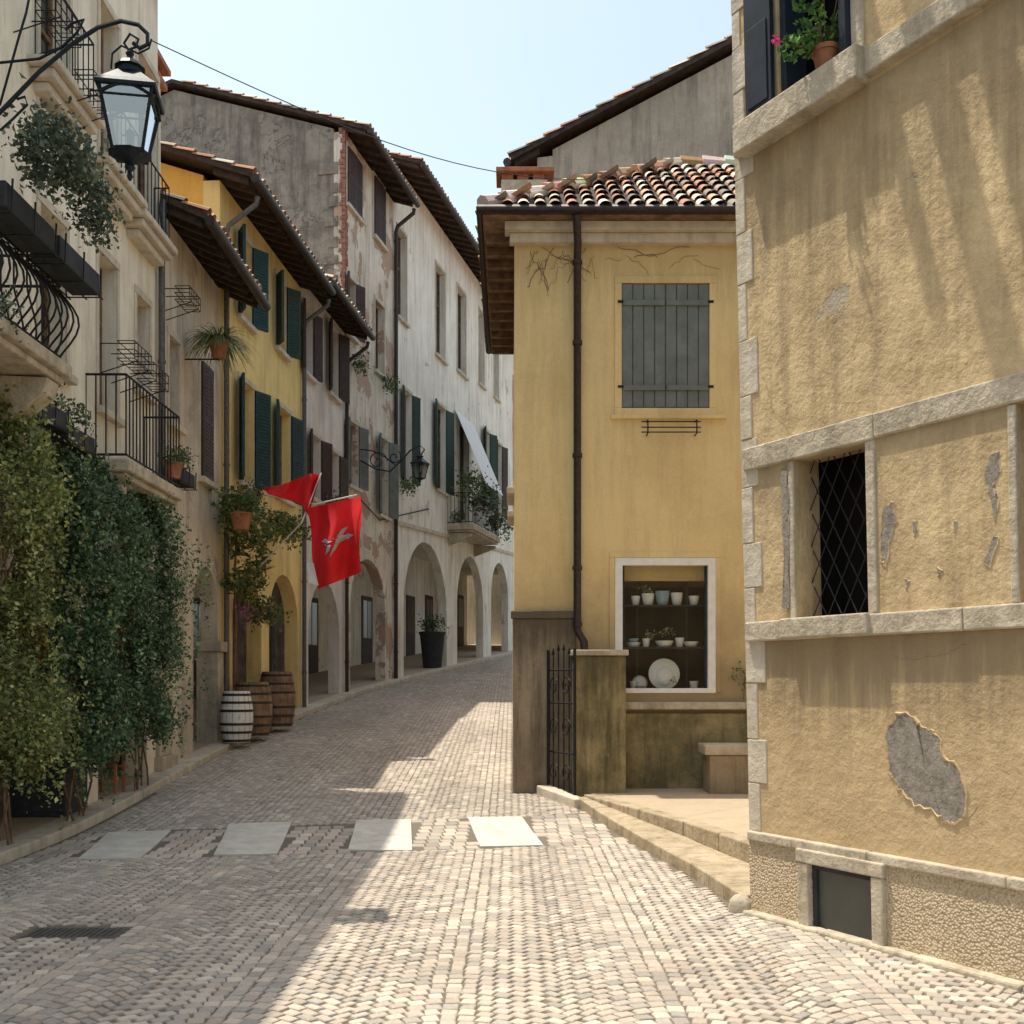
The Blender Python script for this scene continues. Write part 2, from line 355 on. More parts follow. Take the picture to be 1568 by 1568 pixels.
def house(name,P,Q,side,zt,mat,wins,arches=(),depth=9,pitch=.33,over=.6,zarc=None,sidemat=None,gables=(.25,.25),roofon=True,arcdepth=3.0,raf=.5,rise=9):
    G=Group(name); fr=Frame(P,Q,side); L=fr.len; gm=g((P[1]+Q[1])/2); g0=g(P[1])-.6
    ops=[]; 
    for w in wins:
        a,b,z0,z1=w[0] if len(w[0])==4 and w[-1]=='S' else fr.rect(*w[0]); ops.append((a,b,z0,z1))
    ars=[]
    for x0,x1,y0 in arches:
        a,b,_,z1=fr.rect(x0,x1,y0,y0+5); ars.append((max(.15,a),min(L-.12,b),gm-1.2,z1,rise))
    wb=G.part('walls',mat); wall(wb,fr,0,L,g0-1,zt,ops+ars)
    for (o4,w) in zip(ops,wins):
        st=w[1]; window(G,fr,*o4,st,w[2] if len(w)>2 and w[2] in M else None)
    zc=max([a[3] for a in ars]+[gm+2.5])+.15
    bb=G.part('body',sidemat or mat); e=.004
    def prism(o0,o1,z0,zt_,roofed):
        half=depth/2
        sec=[(o0,z0),(o0,zt_)]
        if roofed: sec=[(o0,z0),(o0,zt_+pitch*(-o0)),(-half,zt_+pitch*half),(o1,zt_),(o1,z0)]
        else: sec+=[(o1,zt_),(o1,z0)]
        f0=[fr.p(e,z,o) for o,z in sec]; f1=[fr.p(L-e,z,o) for o,z in sec]
        bb.face(f0); bb.face(f1[::-1])
        for i in range(len(sec)):
            j=(i+1)%len(sec); bb.face([f0[i],f1[i],f1[j],f0[j]])
    prism(-.281,-depth,zc,zt,True)
    if ars:
        prism(-arcdepth,-depth,g0-1,zc-.003,False)
        d=G.part('arcade_doors','shbrown')
        k=max(1,int(L/2.2))
        for i in range(k):
            s=L*(i+.5)/k; z=g(fr.p(s,0).y)+.1; fr.box(d,s-.5,s+.5,z,z+2.3,-arcdepth-.05,-arcdepth+.03)
            gl=G.part('arcade_glass','glass'); fr.box(gl,s-.38,s-.03,z+.9,z+2.15,-arcdepth-.04,-arcdepth+.035); fr.box(gl,s+.03,s+.38,z+.9,z+2.15,-arcdepth-.04,-arcdepth+.035)
    else: prism(-.281,-depth,g0-1,zc-.003,False)
    if roofon: roof(G,fr,0,L,zt,depth,pitch,over,endl=gables[0],endr=gables[1],raf=raf)
    return G,fr

# ================================================================= LEFT SIDE
GA,fa=house('cream_townhouse',(-4.7,1.0),(-4.8,14.6),'R',10.95,'cream',
 [((150,178,398,632),'open'),((208,228,460,600),'open'),((60,100,330,560),'open'),
  ((152,180,20,268),'open'),((210,240,100,345),'open'),((60,105,-60,200),'open'),
  ((4.2,5.2,5.1,7.2),'open','shgreen','S'),((1.2,2.2,5.1,7.2),'open','shgreen','S')],
 arches=[(-330,-60,890),(-20,120,880),(150,225,880)],gables=(.3,.0),over=.14,pitch=.22)
GB,fb=house('grey_house',(-4.8,14.6),(-4.8,17.7),'R',8.05,'grey',
 [((258,274,520,650),'open'),((306,322,560,735),'closed','shbrown')],arches=[(296,334,868)],over=.62,pitch=.42,gables=(-.05,.35),raf=.35)
GC,fc=house('yellow_arcade_house',(-4.8,17.7),(-4.42,22.6),'R',9.85,'yellow',
 [((364,384,366,492),'ajar','shteal'),((422,437,430,538),'ajar','shgreen'),((366,388,588,742),'half','shteal'),((424,444,628,764),'half','shteal')],
 arches=[(356,400,880),(412,456,880)],over=.6,sidemat='orange',gables=(.25,-.0),raf=.35)
GD,fd=house('lilac_house',(-4.42,22.6),(-4.05,26.1),'R',10.05,'lilac',
 [((464,478,472,574),'half','shbrown'),((503,517,502,606),'half','shbrown'),((474,490,668,764),'half','shbrown'),((503,518,692,768),'open','shbrown')],
 arches=[(472,520,890)],over=.6,gables=(.0,.1),raf=.35)
GE,fe=house('tall_gable_house',(-4.05,26.1),(-3.28,30),'R',14.95,'brickp',
 [((531,552,238,325),'closed','shbrown'),((572,588,280,370),'closed','shbrown'),((531,544,428,515),'half','shbrown'),((574,588,465,572),'open'),((533,548,648,745),'half','shgrey'),((580,594,672,790),'half','shgrey')],
 arches=[(536,590,856)],over=.6,sidemat='gable',gables=(.12,.05),raf=.5)
GF,ff=house('white_palazzo',(-3.28,30),(.9,48),'R',16.1,'white',
 [((608,622,355,490),'open'),((667,681,412,548),'open'),((700,713,445,572),'open'),((733,741,478,590),'open'),((756,763,520,610),'open'),
  ((617,630,600,738),'half','shgreen'),((668,682,622,752),'open','shgreen'),((703,717,650,800),'open'),((740,749,660,780),'half','shgreen'),((760,768,680,790),'half','shbrown')],
 arches=[(618,684,830),(700,740,852),(752,778,862)],over=.75,gables=(.0,.1),depth=10)
GG,fg_=house('distant_townhouse',(.9,48),(8,62),'R',15.5,'cream',[((2,3,8,10),'open','shgreen','S'),((5,6,8,10),'open','shgreen','S'),((8,9,8,10),'open','shgreen','S'),((2,3,12,14),'open','shgreen','S'),((5,6,12,14),'open','shgreen','S')],[],over=.6)
sc=GF.part('string_course','stonel',bevel=.01)
z0=ff.px(612,806)[1]; z1=ff.px(775,848)[1]; a0=.05; a1=ff.px(775,848)[0]
for i in range(10):
    A=a0+(ff.len-a0)*i/10; B=a0+(ff.len-a0)*(i+1)/10; zz=z0+(z1-z0)*(A-a0)/(a1-a0); zz2=z0+(z1-z0)*(B-a0)/(a1-a0)
    sc.hexa([ff.p(A,zz,-.02),ff.p(B,zz2,-.02),ff.p(B,zz2,.06),ff.p(A,zz,.06),ff.p(A,zz+.12,-.02),ff.p(B,zz2+.12,-.02),ff.p(B,zz2+.12,.06),ff.p(A,zz+.12,.06)])
pipe(GA,fa,fa.len-.08,3.2,8.1,.1,'guttergrey')
pipe(GC,fc,.1,g(17.7),9.6,.6,'guttergrey'); pipe(GC,fc,fc.len-.05,g(22.6),9.6,.6,'guttergrey')
pipe(GD,fd,fd.len-.1,g(26),9.8,.6,'gutter'); pipe(GE,fe,fe.len-.08,g(30),14.7,.6,'gutter',.055)
pr=GB.part('stone_piers','stone',bevel=.012); z=g(15)
for k,(h0,h1,e) in enumerate(((0,.25,.10),(.25,1.55,.04),(1.55,1.72,.12))):
    fb.box(pr,-.05-e,.42+e,z+h0,z+h1-.002,-.3,.02+e)
fb.box(pr,fb.len-.3,fb.len+.25,z+.1,z+1.75,-.3,.05); fb.box(pr,fb.len-.36,fb.len+.31,z+1.752,z+1.92,-.3,.11)
fb.box(GB.part('chimney','cream'),1.2,1.65,8.4,10.55,-.95,-.5)
fb.box(GB.part('chimney_cap','terra'),1.12,1.73,10.553,10.64,-1.03,-.42)
for s_ in (1.2,1.56): fb.box(GB.part('chimney_cap','terra'),s_,s_+.08,10.64,10.8,-.95,-.5)
fb.box(GB.part('chimney_cap','terra'),1.08,1.77,10.803,10.88,-1.07,-.38)

def railing(G,pts,z0,z1,mat='iron',sp=.11,key='railing',r=.009):
    b=G.part(key,mat,True)
    for i in range(len(pts)-1):
        p,q=Vector(pts[i]),Vector(pts[i+1]); L=(q-p).length; k=max(1,int(L/sp))
        for z in (z0,z1): b.tube([p+Vector((0,0,z)),q+Vector((0,0,z))],r*1.6,6)
        for j in range(k+1):
            c=p+(q-p)*(j/k); b.tube([c+Vector((0,0,z0)),c+Vector((0,0,z1))],r,5)
def slab(G,fr,a,b_,z,t,o,key='balcony_slab'):
    s=G.part(key,'stone',bevel=.02); fr.box(s,a,b_,z-t,z,-.05,o); fr.box(s,a+.06,b_-.06,z-t-.07,z-t-.002,-.05,o-.06)
def balcony(G,fr,a,b_,z,o,h=.95,t=.14):
    slab(G,fr,a,b_,z,t,o)
    railing(G,[fr.p(a+.04,0,0),fr.p(a+.04,0,o-.05),fr.p(b_-.04,0,o-.05),fr.p(b_-.04,0,0)],z+.05,z+h)
    c=G.part('balcony_corbels','stone',bevel=.01)
    for s_ in (a+.12,b_-.26):
        P=[(0,-.05),(-.06,o-.12),(-.14,o-.12),(-.4,.04),(-.4,-.05)]
        f0=[fr.p(s_,z-t-.072+dz,oo) for dz,oo in P]; f1=[fr.p(s_+.14,z-t-.072+dz,oo) for dz,oo in P]
        c.face(f0); c.face(f1[::-1])
        for i in range(5):
            j=(i+1)%5; c.face([f0[i],f1[i],f1[j],f0[j]])
zl=fa.px(190,705,.4)[1]
balcony(GA,fa,11.05,13.1,zl,.5,.95)
bN=fa.px(95,500,.62)[0]; zN=CAMZ+(HY-452)/FPX*8.1
bal=Group('near_balcony')
slab(bal,fa,bN-2.6,bN,zN,.12,.72); 
c=bal.part('balcony_corbels','stone',bevel=.02)
for s_ in (bN-.42,bN-2.2):
    P=[(0,-.05),(-.03,.66),(-.16,.62),(-.38,.34),(-.5,.1),(-.75,.05),(-.75,-.05)]
    f0=[fa.p(s_,zN-.19+dz,oo) for dz,oo in P]; f1=[fa.p(s_+.26,zN-.19+dz,oo) for dz,oo in P]
    c.face(f0); c.face(f1[::-1])
    for i in range(len(P)):
        j=(i+1)%len(P); c.face([f0[i],f1[i],f1[j],f0[j]])
rb=bal.part('belly_railing','iron',True)
def bellybar(base,out,z0,z1,bl):
    pp=[]
    for t in range(13):
        f=t/12; x=bl*(math.sin(math.pi*min(1,f/.7))**1.3 if f<.7 else 0)
        pp.append(base+out*x+Vector((0,0,z0+(z1-z0)*f)))
    rb.tube(pp,.010,5)
lo,hi=zN+.03,zN+1.0
for j in range(20): bellybar(fa.p(bN-.06-j*.125,0,.60),fa.n,lo,hi,.2)
for j in range(5): bellybar(fa.p(bN-.05,0,.08+j*.12),fa.u,lo,hi,.2)
for z in (lo,lo+.04,hi-.28,hi):
    rb.tube([fa.p(bN-.05,z,0),fa.p(bN-.05,z,.62),fa.p(bN-2.5,z,.62)],.014,6)
pl=Group('hanging_flower_trough'); pb=pl.part('trough','plantbox',bevel=.01); pw=pl.part('wire_bracket','iron',True)
def trough(fr,a,b_,z,o0,o1,h=.2):
    fr.box(pb,a,b_,z,z+h,o0,o1)
    for s_ in (a+.05,(a+b_)/2,b_-.05):
        pw.tube([fr.p(s_,z+h+.05,o0-.05),fr.p(s_,z-.03,o0-.03),fr.p(s_,z-.03,o1+.02),fr.p(s_,z+h+.03,o1+.03)],.009,5)
    for oo in (o0-.02,(o0+o1)/2,o1+.02): pw.tube([fr.p(a-.02,z-.025,oo),fr.p(b_+.02,z-.025,oo)],.008,5)
zt_=CAMZ+(HY-395)/FPX*8.9
trough(fa,7.15,8.05,zt_+.1,.66,.92,.2); trough(fa,8.15,9.05,zt_+.1,.66,.92,.2)
for (x,y) in ((75,632),(120,672),(283,730)):
    s_,z=fa.px(x,y,.3); trough(fa,s_-.35,s_+.35,z-.1,.12,.34,.18)
cn=GA.part('window_consoles','stonel',bevel=.02)
for (x,y) in ((180,285),(232,362),(105,150)):
    s_,z=fa.px(x,y,.15)
    fa.box(cn,s_-.65,s_+.65,z,z+.09,-.05,.30); fa.box(cn,s_-.58,s_+.58,z-.10,z-.003,-.05,.24); fa.box(cn,s_-.5,s_+.5,z-.2,z-.103,-.05,.16)
    railing(GA,[fa.p(s_+.5,0,.02),fa.p(s_+.5,0,.22),fa.p(s_-.5,0,.22),fa.p(s_-.5,0,.02)],z+.11,z+.85,key='window_railings',r=.007,sp=.14)
cg=Group('iron_flower_cages'); cb=cg.part('wire','iron',True)
def cage(fr,x,y,w=.6,d=.2,h=.2,off=.3):
    s_,z=fr.px(x,y,off); a=s_-w/2; b_=s_+w/2; o0=.25; o1=.25+d
    for zz in (z,z+h/2,z+h):
        cb.tube([fr.p(a,zz,o0),fr.p(a,zz,o1),fr.p(b_,zz,o1),fr.p(b_,zz,o0),fr.p(a,zz,o0)],.006,5)
    k=5
    for i in range(k+1):
        s=a+(b_-a)*i/k; cb.tube([fr.p(s,z,o0),fr.p(s,z,o1),fr.p(s,z+h,o1)],.005,4)
    for s in (a+.1,b_-.1): cb.tube([fr.p(s,z+h,.0),fr.p(s,z+h,o1)],.007,5); cb.tube([fr.p(s,z-.15,.0),fr.p(s,z,o1)],.007,5)
for x,y in ((82,45),(138,160),(200,560),(228,590)): cage(fa,x,y)
cage(fb,282,468,.5,.2,.18)

# ================================================================= foliage
def leaves(name,parent,P,size,pal,W=None,updir=None):
    P=np.asarray(P); n=len(P)
    a=NP.normal(size=(n,3)); a/=np.linalg.norm(a,axis=1)[:,None]
    t=NP.normal(size=(n,3)); b=np.cross(a,t); b/=np.linalg.norm(b,axis=1)[:,None]
    s=size*NP.uniform(.6,1.3,(n,1)); w=s*.62
    nrm=np.cross(a,b)*s*.18
    V=np.stack([P-a*s*.5,P+b*w*.5+nrm,P+a*s*.5,P-b*w*.5+nrm],1).reshape(-1,3)
    me=bpy.data.meshes.new(name); me.vertices.add(4*n); me.vertices.foreach_set('co',V.ravel())
    me.loops.add(4*n); me.loops.foreach_set('vertex_index',np.arange(4*n)); me.polygons.add(n)
    me.polygons.foreach_set('loop_start',np.arange(0,4*n,4)); me.polygons.foreach_set('loop_total',np.full(n,4))
    me.update(); me.validate()
    pal=np.asarray(pal)*1.45; c=pal[NP.integers(0,len(pal),n)]*NP.uniform(.6,1.4,(n,1))
    if W is not None: c=c*W[:,None]
    C=np.concatenate([np.repeat(c,4,0),np.ones((4*n,1))],1)
    ca=me.color_attributes.new('Col','FLOAT_COLOR','CORNER'); ca.data.foreach_set('color',C.ravel())
    me.materials.append(M['leaf']); ob=bpy.data.objects.new(name,me); bpy.context.scene.collection.objects.link(ob)
    if parent: ob.parent=parent
    return ob
def clumps(cen,rad,nc,per,spread):
    cen=np.asarray(cen,float); rad=np.asarray(rad,float); out=[]; W=[]
    for _ in range(nc):
        d=NP.normal(size=3); d/=np.linalg.norm(d)
        r=NP.uniform(.5,1.0)**.5*NP.uniform(.85,1.08); c=cen+d*rad*r
        k=int(per*NP.uniform(.5,1.4)); q=NP.normal(size=(k,3))*spread*NP.uniform(.6,1.3)
        out.append(c+q); W.append(np.full(k,NP.uniform(.65,1.35)))
    return np.concatenate(out),np.concatenate(W)
GL=[(.07,.105,.035),(.095,.13,.04),(.05,.085,.03),(.12,.14,.05)]
GDk=[(.038,.075,.034),(.05,.095,.042),(.028,.06,.028),(.085,.13,.065),(.14,.18,.11)]
GY=[(.13,.13,.035),(.09,.12,.035),(.16,.15,.05)]
GGr=[(.08,.105,.07),(.11,.14,.095),(.06,.08,.055)]
def ivy(name,cY,zt,zb,hw,pal,n,size,ox=.5):
    P=[];W=[]
    for i in range(n):
        f=NP.uniform(0,1)**.9; z=zb+(zt-zb)*f
        nz=mnoise.noise(Vector((cY*3,z*1.9,3.1))); nz2=mnoise.noise(Vector((cY*5+9,z*2.3,7.7)))
        wv=hw*(.60+.40*math.sin(math.pi*min(1,f*.75+.12)))*(1 if f<.84 else math.sqrt(max(.04,1-((f-.84)/.19)**2)))
        ry=NP.uniform(-1,1); y=cY+ry*wv*(1+.35*(nz if ry>0 else nz2))
        ry=(y-cY)/hw
        lump=mnoise.noise(Vector((y*2.1,z*1.8,cY)))
        bul=ox*math.sqrt(max(.02,1-ry*ry*.85))*(.75+.85*lump)*(1 if f<.85 else max(.2,1-(f-.85)*4))*(.7+.3*f)
        x=-4.72+max(.05,bul)*NP.uniform(.5,1.1)
        dens=.45+mnoise.noise(Vector((y*2.6+4,z*2.2,cY+5)))*1.3
        if dens<NP.uniform(0,.4): continue
        k=int(NP.uniform(14,32)); q=NP.normal(size=(k,3))*np.array([.05,.07,.085])*NP.uniform(.7,1.5)
        P.append(np.array([x,y,z])+q); W.append(np.full(k,NP.uniform(.5,1.6)*(1+.7*lump)))
    for i in range(44):
        y=cY+NP.uniform(-1,1)*hw; z=zb+(zt-zb)*NP.uniform(.05,1); x=-4.72+ox*NP.uniform(.6,1.3); L=NP.uniform(.25,.8)
        t=NP.uniform(0,1,24)[:,None]; P.append(np.array([x,y,z])+t*np.array([NP.uniform(0,.12),NP.uniform(-.12,.12),-L])+NP.normal(size=(24,3))*.022); W.append(np.full(24,NP.uniform(.9,1.9)))
    P=np.concatenate(P); W=np.concatenate(W)
    e=Group(name); leaves('leaves',e.e,P,size,pal,W)
    st=e.part('stems','woodl',True)
    for k in range(5):
        y=cY+U(-.25,.25); pts=[(-4.6+U(-.05,.08),y+U(-.1,.1)+math.sin(t*2+k)*.08,.1+(zt-.4)*t/8) for t in range(9)]; st.tube(pts,.012,5)
    return e
ivy('climbing_jasmine',9.6,4.05,.75,.80,[(.12,.145,.045),(.16,.18,.06),(.085,.115,.04),(.22,.22,.10)],1250,.050,.66)
ivy('climbing_ivy',11.35,3.95,.75,.95,GDk,1300,.055,.66)
ivy('climbing_ivy',13.3,3.9,.95,.80,[(.05,.09,.042),(.07,.115,.052),(.04,.07,.034),(.11,.15,.08),(.15,.19,.12)],1100,.052,.62)
def bush(name,cen,rad,nc,per,spread,size,pal,pot=None):
    e=Group(name); P,W=clumps(cen,rad,nc,per,spread); leaves('leaves',e.e,P,size,pal,W)
    if pot:
        mat,r,h=pot; b=e.part('pot',mat,True); zz=cen[2]-rad[2]*.8-h
        b.lathe((cen[0],cen[1],zz),[(r*.7,0),(r*.98,h*.9),(r*1.08,h*.9),(r*1.08,h),(r*.9,h),(r*.85,h*.85),(0,h*.85)],16)
        s=e.part('stems','woodl',True)
        for k in range(5): s.tube([(cen[0],cen[1],zz+h*.8),(cen[0]+U(-.5,.5)*rad[0],cen[1]+U(-.5,.5)*rad[1],cen[2]+U(-.2,.4)*rad[2])],.008,5)
    return e
p=at(92,240,8.6); bush('balcony_olive_plant',(p.x,p.y,p.z),(.25,.4,.26),60,34,.085,.055,GGr)
p=at(138,315,8.9); bush('balcony_trailing_plant',(p.x,p.y,p.z),(.13,.3,.26),40,28,.06,.045,GGr)
p=at(30,470,8.4); bush('balcony_shrub',(p.x-.3,p.y,p.z),(.2,.4,.2),14,30,.06,.04,GGr)
for (x,y) in ((75,614),(120,656),(283,714)):
    s_,z=fa.px(x,y,.3); c=fa.p(s_,z+.12,.25); bush('trough_seedlings',(c.x,c.y,c.z),(.12,.32,.12),16,16,.05,.045,GDk)
c=fa.p(12.9,zl+.45,.42); bush('balcony_basil_pot',(c.x,c.y,c.z),(.14,.16,.16),12,18,.05,.045,GL,('terra',.12,.2))
def spiky(name,c,r,n,pal=(.13,.18,.07),pot=True,l=.45):
    e=Group(name); b=e.part('blades','leaf')
    for i in range(n):
        a=U(0,6.28); up=U(.3,1.2); d=Vector((math.cos(a),math.sin(a),0)); L=l*U(.6,1.2); p0=Vector(c)+d*U(0,r*.3)
        side=Vector((-d.y,d.x,0))*.008; pr=p0; k=U(.7,1.3); col=tuple(x*k for x in pal)
        for t in range(1,5):
            f=t/4; q=p0+d*(L*f*.75)+Vector((0,0,L*(up*f-1.1*f*f)*.7)); b.face([pr-side,pr+side,q+side*(1-f*.8),q-side*(1-f*.8)],col); pr=q
    if pot:
        pp=e.part('pot','terra',True); pp.lathe((c[0],c[1],c[2]-.26),[(.09,0),(.14,.22),(.155,.22),(.155,.26),(.12,.26),(0,.24)],14)
    return e
p=fb.p(fb.px(335,520,.5)[0],fb.px(335,522,.5)[1],.5); spiky('spider_plant',p,.3,300,l=.62)
br=GB.part('plant_brackets','iron',True); br.tube([p-Vector((.5,0,.27)),p-Vector((0,0,.27))],.012,5)
p=fb.p(2.5,fb.px(345,760,.5)[1],.5); bush('fern_pot',(p.x+.05,p.y-.2,p.z),(.28,.4,.17),30,28,.07,.055,[(.07,.11,.04),(.1,.14,.05)],('terra',.17,.26))
vg=Group('grape_vine'); P=[];W=[]
for (x,y,rx,rz,nc) in ((372,790,.35,.35,34),(400,810,.4,.3,34),(440,805,.45,.22,30),(385,850,.25,.35,26),(380,890,.35,.22,34),(400,935,.3,.18,28),(455,815,.3,.2,18),(425,940,.15,.15,10),(360,770,.2,.2,14)):
    s_,z=fc.px(x,y,.45); c=fc.p(s_,z,.4); q,w=clumps((c.x,c.y,c.z),(.3,rx,rz),nc,18,.08); P.append(q); W.append(w)
leaves('leaves',vg.e,np.concatenate(P),.085,GY+[(.09,.13,.04),(.06,.10,.035)],np.concatenate(W))
vs=vg.part('stems','woodl',True)
s0_,z0v=fc.px(365,780,.2); s1_,z1v=fc.px(458,800,.2)
vs.tube([fc.p(s0_+(s1_-s0_)*t/8,z0v+(z1v-z0v)*t/8+.08*math.sin(t*1.7),.25) for t in range(9)],.02,5)
vs.tube([fc.p(s0_+.15+.05*math.sin(t*2.),g(18)+.1+(z0v-g(18)-.1)*t/8,.1) for t in range(9)],.02,5)
p=fc.p(fc.px(385,935,.4)[0],fc.px(385,935,.4)[1],.45); q,w=clumps((p.x,p.y,p.z),(.25,.4,.14),16,9,.07); leaves('flowers',vg.e,q,.05,[(.28,.07,.18),(.22,.09,.22)],w)
p=fc.p(fc.px(392,752,.3)[0],fc.px(392,752,.3)[1],.25); bush('geranium_box',(p.x,p.y,p.z),(.14,.4,.15),20,24,.05,.055,[(.05,.09,.03),(.25,.04,.10),(.07,.11,.04)])

def barrel(x,y,z,h=.95,r=.33,mat='barrel'):
    G=Group('wine_barrel'); b=G.part('staves',mat,True); prof=[(0,.02),(r*.78,.02),(r*.8,0)]
    for i in range(1,12):
        f=i/12; prof.append((r*(.8+.2*math.sin(math.pi*f)),h*f))
    prof+=[(r*.8,h),(r*.78,h-.02),(0,h-.025)]; b.lathe((x,y,z),prof,22)
    hb=G.part('hoops','gutter',True)
    for f in (.04,.2,.36,.62,.78,.93):
        rr=r*(.8+.2*math.sin(math.pi*(f+.02)))+.008; hb.lathe((x,y,z+h*f-.02),[(rr-.02,0),(rr,0),(rr,.04),(rr-.02,.04)],22)
    sg=G.part('stave_gaps','dark')
    for k in range(16):
        a=2*math.pi*k/16; sg.tube([(x+math.cos(a)*r*(.8+.2*math.sin(math.pi*f))*.997,y+math.sin(a)*r*(.8+.2*math.sin(math.pi*f))*.997,z+h*f) for f in (0.01,.25,.5,.75,.99)],.003,4)
for (xx,yy,m,h) in ((-4.42,17.3,'whitep',.82),(-4.36,18.1,'barrel',.9),(-4.22,19.35,'barrel',.98)):
    barrel(xx,yy,g(yy)+.1,h,.33 if m!='whitep' else .26,m)
Yp=34.2; xp=(662-CX)/FPX*Yp; zg=g(Yp); e=bush('potted_shrub',(xp,Yp,zg+1.5),(.32,.32,.22),22,22,.1,.09,GDk); b=e.part('pot','plantbox',True)
b.lathe((xp,Yp,zg),[(.28,0),(.40,1.15),(.43,1.15),(.43,1.23),(.36,1.23),(0,1.15)],18)
for (x0,x1,y0,y1,Yd) in ((12,100,1160,1265,11.4),(182,218,1125,1205,14.2)):
    G=Group('square_planter'); b=G.part('box','plantbox',bevel=.015); A=at(x0,y1,Yd); B=at(x1,y0,Yd); zb=g(Yd)+.1
    f=Frame((A.x,Yd),(B.x,Yd),'R'); w=B.x-A.x; f.box(b,0,w,zb,B.z,0,-w); f.box(b,-.025,w+.025,B.z-.06,B.z+.003,.025,-w-.025); f.box(b,.05,w-.05,zb+.05,B.z-.1,.008,-.1)
G=Group('wooden_stool'); b=G.part('seat','terra',bevel=.008); f=Frame((-4.98,13.0),(-4.62,13.0),'R'); zb=g(13)+.1
f.box(b,0,.34,zb+.45,zb+.49,0,.34); lg=G.part('legs','terra',bevel=.004)
for (s_,o) in ((.02,.02),(.29,.02),(.02,.29),(.29,.29)): f.box(lg,s_,s_+.035,zb,zb+.448,o,o+.035)
for z in (.15,.3): f.box(lg,.05,.29,zb+z,zb+z+.025,.025,.05)

def lantern(G,c,sc,rot=.6):
    m=G.part('lantern_frame','lampgreen',bevel=0); gl=G.part('lantern_glass','frost')
    def ring(w,z): return [Vector(c)+Vector((w*math.cos(rot+math.pi/2*k)*sc,w*math.sin(rot+math.pi/2*k)*sc,z*sc)) for k in range(4)]
    T=ring(.33,0); B=ring(.19,-.54)
    for k in range(4):
        m.tube([T[k],B[k]],.016*sc,5); m.tube([T[k],T[(k+1)%4]],.022*sc,5); m.tube([B[k],B[(k+1)%4]],.018*sc,5)
        gl.face([T[k]*.97+Vector(c)*.03,T[(k+1)%4]*.97+Vector(c)*.03,B[(k+1)%4],B[k]])
        a=T[k].lerp(B[k],.17); b2=T[(k+1)%4].lerp(B[(k+1)%4],.17); m.tube([a,b2],.010*sc,4)
        arc=[T[k].lerp(T[(k+1)%4],t/6)+Vector((0,0,-.09*sc*(1-math.sin(math.pi*t/6)))) for t in range(7)]; m.tube(arc,.012*sc,4)
    m.lathe(c,[(.37*sc,-.015*sc),(.385*sc,.01*sc),(.30*sc,.07*sc),(.17*sc,.17*sc),(.12*sc,.21*sc)],4,rot=rot)
    m.lathe(c,[(.11*sc,.20*sc),(.11*sc,.25*sc),(.14*sc,.26*sc),(.11*sc,.30*sc),(.04*sc,.34*sc),(.025*sc,.37*sc),(.04*sc,.40*sc),(.01*sc,.43*sc)],10)
    m.lathe(c,[(.01*sc,-.78*sc),(.03*sc,-.74*sc),(.015*sc,-.70*sc),(.05*sc,-.66*sc),(.03*sc,-.62*sc),(.12*sc,-.58*sc),(.20*sc,-.54*sc)],10)
    m.lathe(c,[(.03*sc,-.5*sc),(.03*sc,-.38*sc),(.05*sc,-.34*sc),(.01*sc,-.3*sc)],8)
def scroll(b,c,r0,turns,a0,ex,ez,r,sgn=1,n=28):
    pts=[]
    for i in range(n+1):
        t=i/n; a=a0+sgn*turns*2*math.pi*t; rr=r0*(1-t*.85); pts.append(Vector(c)+ex*(rr*math.cos(a))+ez*(rr*math.sin(a)))
    b.tube(pts,r,6)
LG=Group('street_lantern'); Yl=8.0
lc=at(199,148,Yl); lantern(LG,lc,.80,.95)
lb=LG.part('bracket','lampgreen',True); ex=Vector((1,0,0)); ez=Vector((0,0,1))
def lp(x,y): return at(x,y,Yl)
lb.tube([lp(-190,330),lp(-110,260),lp(-40,210),lp(0,172),lp(60,110),lp(110,68),lp(150,42),lp(185,32),lp(212,38),lp(226,52),lp(226,68),lp(214,74),lp(204,66)],.016,7)
lb.tube([lp(-190,70),lp(-100,98),lp(0,96),lp(60,90),lp(95,72),lp(118,50),lp(128,30),lp(110,36),lp(100,46)],.011,6)
lb.tube([lp(199,98),lp(199,80),lp(190,66),lp(199,52),lp(212,60),lp(208,72),lp(198,76)],.010,6)
lb.tube([lp(170,105),lp(172,82),lp(186,70),lp(199,76),lp(212,82),lp(228,74),lp(232,60)],.008,6)
lb.tube([lp(-190,420),lp(-60,200),lp(0,160),lp(28,60),lp(40,20),lp(48,-20)],.010,6)
lb.tube([lp(0,200),lp(20,182),lp(42,160),lp(38,148),lp(26,152)],.010,6)
fa.box(LG.part('wall_plate','lampgreen'),7.0,7.12,4.5,6.6,.0,.03)
L2=Group('street_lantern'); Y2=27.0; c2=at(643,710,Y2); lantern(L2,c2,.68,.3); b2=L2.part('bracket','lampgreen',True)
def l2(x,y): return at(x,y,Y2)
b2.tube([l2(552,705),l2(575,718),l2(597,722),l2(615,705),l2(628,690),l2(643,682),l2(650,688),l2(644,698)],.020,6)
b2.tube([l2(552,688),l2(570,690),l2(590,700),l2(605,712)],.016,6); scroll(b2,l2(578,706),.25,1.4,0,ex,ez,.014); scroll(b2,l2(604,700),.18,1.3,1,ex,ez,.014,-1)
FG=Group('red_banner_flag'); Yf=16.5
fb_=FG.part('cloth','red',True)
def fpos(u,v):
    x=470+82*u+4*v*(1-u)*4+2*math.sin(v*7); y=770+8*(1-u)*1+v*(124+ -8*u)-10*u
    return at(x,y,Yf+.13*math.sin(u*9+v*2.2)+.07*math.sin(v*6+u*3))
nu,nv=28,30; i0=len(fb_.v)
for j in range(nv+1):
    for i in range(nu+1): fb_.v.append(tuple(fpos(i/nu,j/nv)))
